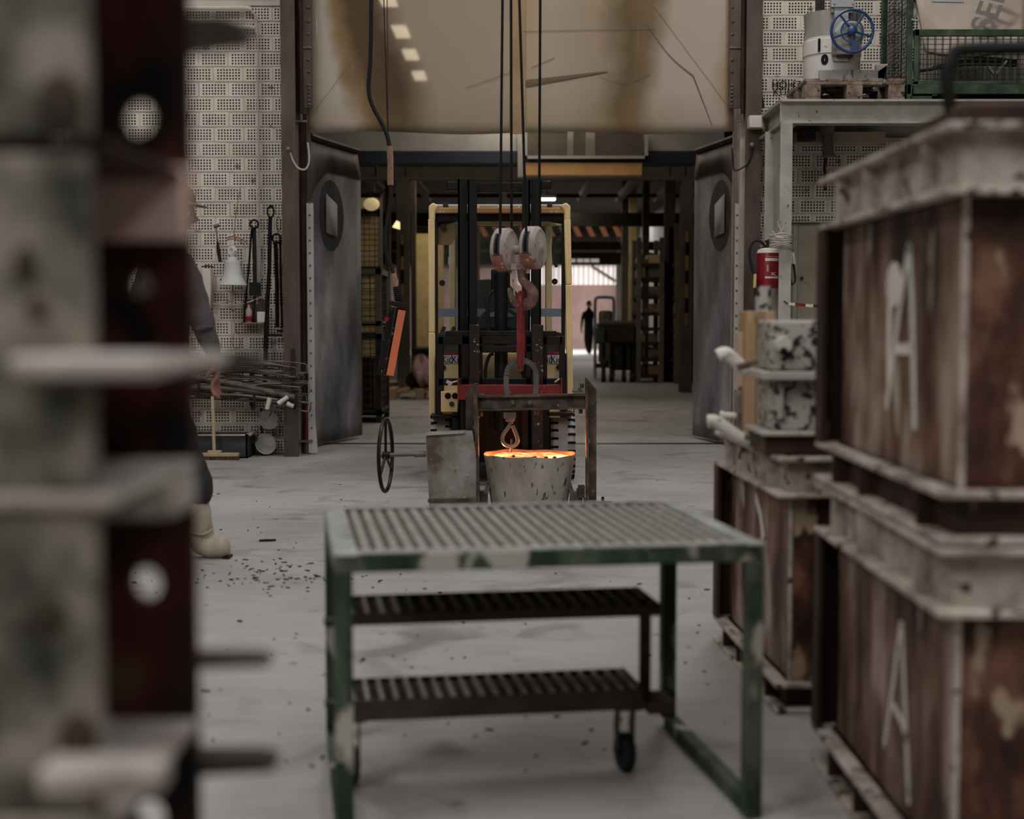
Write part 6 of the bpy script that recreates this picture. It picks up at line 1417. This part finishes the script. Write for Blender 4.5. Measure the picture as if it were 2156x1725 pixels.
# ================================================================== NEAR STACK OF SMALL FLASKS (edge of the picture)
def lug_plate(x0, x1, y, z0, z1, hc, hr):
    """plate with a round hole through it"""
    n = 24; cx, cz = hc; rim, outr = [], []
    for i in range(n):
        a = 2 * math.pi * i / n; dx, dz = math.cos(a), math.sin(a); rim.append((cx + hr * dx, cz + hr * 1.15 * dz))
        sc = min((x1 - cx) / dx if dx > 1e-6 else 9, (x0 - cx) / dx if dx < -1e-6 else 9, (z1 - cz) / dz if dz > 1e-6 else 9, (z0 - cz) / dz if dz < -1e-6 else 9)
        outr.append((cx + dx * sc, cz + dz * sc))
    for (qx, qz) in ((x0, z0), (x1, z0), (x1, z1), (x0, z1)):
        k_ = min(range(n), key=lambda i: (outr[i][0] - qx) ** 2 + (outr[i][1] - qz) ** 2); outr[k_] = (qx, qz)
    m = MB(); vs = [(a, yy, c) for yy in (y, y + .018) for (a, c) in rim + outr]; f = []
    for i in range(n):
        j_ = (i + 1) % n; f += [(i, j_, n + j_, n + i), (2 * n + i, 3 * n + i, 3 * n + j_, 2 * n + j_), (i, 2 * n + i, 2 * n + j_, j_), (n + i, n + j_, 3 * n + j_, 3 * n + i)]
    return m.add(vs, f)
bounds = [0, .13, .42, .705, .985, 1.285, 1.575, 1.86]
holes = {1: .22, 2: (P(318, 1720, 1.5).z), 3: P(310, 1230, 1.5).z, 4: P(297, 600, 1.5).z, 5: P(289, 248, 1.5).z, 6: 1.70}
names = ['lowest, thick base flask of', 'second from the floor in', 'third from the floor in', 'fourth from the floor in', 'third from the top in', 'second from the top in', 'topmost flask of']
for i in range(7):
    z0, z1 = bounds[i], bounds[i + 1]
    t = thing('small_flask', 'blotchy grey and rust-red small flask, %s the stack nearest the camera' % names[i], 'moulding flask', (-.7, 1.35, z0), 'small flasks in the nearest stack')
    xr = -.355; xo = -.338; g_ = .002
    MB().bx(-1.05, xr, 1.2, 1.222, z0 + .012, z1 - g_).build('front_wall', 'left_grey', t, bev=.004)
    MB().bx(-1.05, xr - .12, 1.222, 1.48, z0 + .012, z1 - g_).build('core', 'left_red', t)
    hz = holes.get(i, (z0 + z1) / 2)
    if i: lug_plate(-.46, xo, 1.5, z0 + .012, z1 - g_, ((X(300, 1.5)), hz), .0165 if i != 4 else .011).build('lug_plate', 'left_red', t)
    else: MB().bx(-.46, xo, 1.5, 1.518, z0, z1).build('lug_plate', 'left_red', t)
    MB().bx(-.44 if i in (3, 4) else -1.05, xo, 1.19 if i < 5 else 1.225, 1.52, z0, z0 + .012).build('bottom_flange', 'left_dust' if i in (3, 4) else 'left_red', t, bev=.003)
    if i in (3, 4): MB().bx(-1.05, -.44, 1.2, 1.222, z0, z0 + .012).build('front_lip', 'left_grey', t)
tl = [(540, 85, 70, 380, 4), (565, 762, 46, 380, 4), (572, 1378, 26, 330, 3), (583, 1590, 40, 380, 2)]
def of_stack(z): 
    for i in range(7):
        if bounds[i] <= z < bounds[i + 1]: return [o for o in bpy.data.objects if o.name.startswith('small_flask')][i]
for (pe, py, th, ps, i) in tl:
    z = P(500, py, 1.6).z; o = of_stack(z); hh = th * 1.6 / F / 2
    MB().prism([(0, -hh), (X(pe, 1.6) - X(ps, 1.6), -hh * .4), (X(pe, 1.6) - X(ps, 1.6), hh * .5), (X(pe - 40, 1.6) - X(ps, 1.6), hh), (0, hh)], (X(ps, 1.6), 1.60, z), UX, UZ, .05).build('guide_tab', 'left_tab', o, bev=.003)
# worn paint bands and bar across the front
o = of_stack(1.25); MB().bx(-.455, xo + .002, 1.47, 1.4995, P(300, 505, 1.48).z, P(300, 350, 1.48).z).build('red_band', 'left_redpaint', o, bev=.004)
o = of_stack(1.1); MB().bx(X(40, 1.19), X(470, 1.42), 1.16, 1.198, P(200, 795, 1.18).z, P(200, 745, 1.18).z).build('cross_bar', 'left_dust', o, bev=.006); MB().bx(-.42, X(468, 1.42), 1.198, 1.46, P(300, 782, 1.3).z, P(300, 748, 1.3).z).build('bar_end', 'left_dust', o, bev=.006)
o = of_stack(.8); MB().bx(-.45, xo + .004, 1.40, 1.499, P(300, 1080, 1.45).z, .983).build('worn_band', 'left_dust', of_stack(.95), bev=.006)
MB().bx(X(90, 1.19), X(345, 1.19), 1.15, 1.198, P(200, 1665, 1.17).z, P(200, 1605, 1.17).z).build('cross_bar', 'left_dust', o, bev=.006)
for (px, py, rx, rz) in ((125, 215, 48, 62), (52, 560, 26, 44), (100, 1300, 44, 40), (165, 1560, 44, 60), (80, 650, 22, 26)):
    c = P(px, py, 1.198); o = of_stack(c.z); MB().sph(c, (rx * 1.2 / F, .004, rz * 1.2 / F), 16, 10).build('core_hole', 'pan_black', o)
# ================================================================== SMALL LITTER ON THE FLOOR
random.seed(21); m = MB()
for i in range(260):
    if random.random() < .6: px, py = random.gauss(580, 130), random.gauss(1212, 22)
    else: px, py = random.uniform(420, 1500), random.uniform(1010, 1640)
    Y = 1.145 * F / max(60, (py - 671)); x = (px - 1078) * Y / F; s_ = random.choice((.003, .004, .005, .008))
    a = random.uniform(0, 3.1); m.box((x, Y, .002), (s_ * random.uniform(1, 3.5), s_ * random.uniform(.8, 2), .004), (0, 0, a))
o = m.build('slag_crumbs', 'chip', None, kind='stuff', smooth=False); tag(o, 'scattered black slag crumbs and flakes on the concrete floor', 'crumbs')
o = MB().prism([(0, 0), (.03, .004), (.085, .016), (.075, .03), (.03, .026), (.0, .016)], (w(500, 1142).x, 7.25, .002), UX, UY, .008).build('slag_chip', 'chip', None); tag(o, 'black slag chip lying just ahead of the boot toe', 'chip')
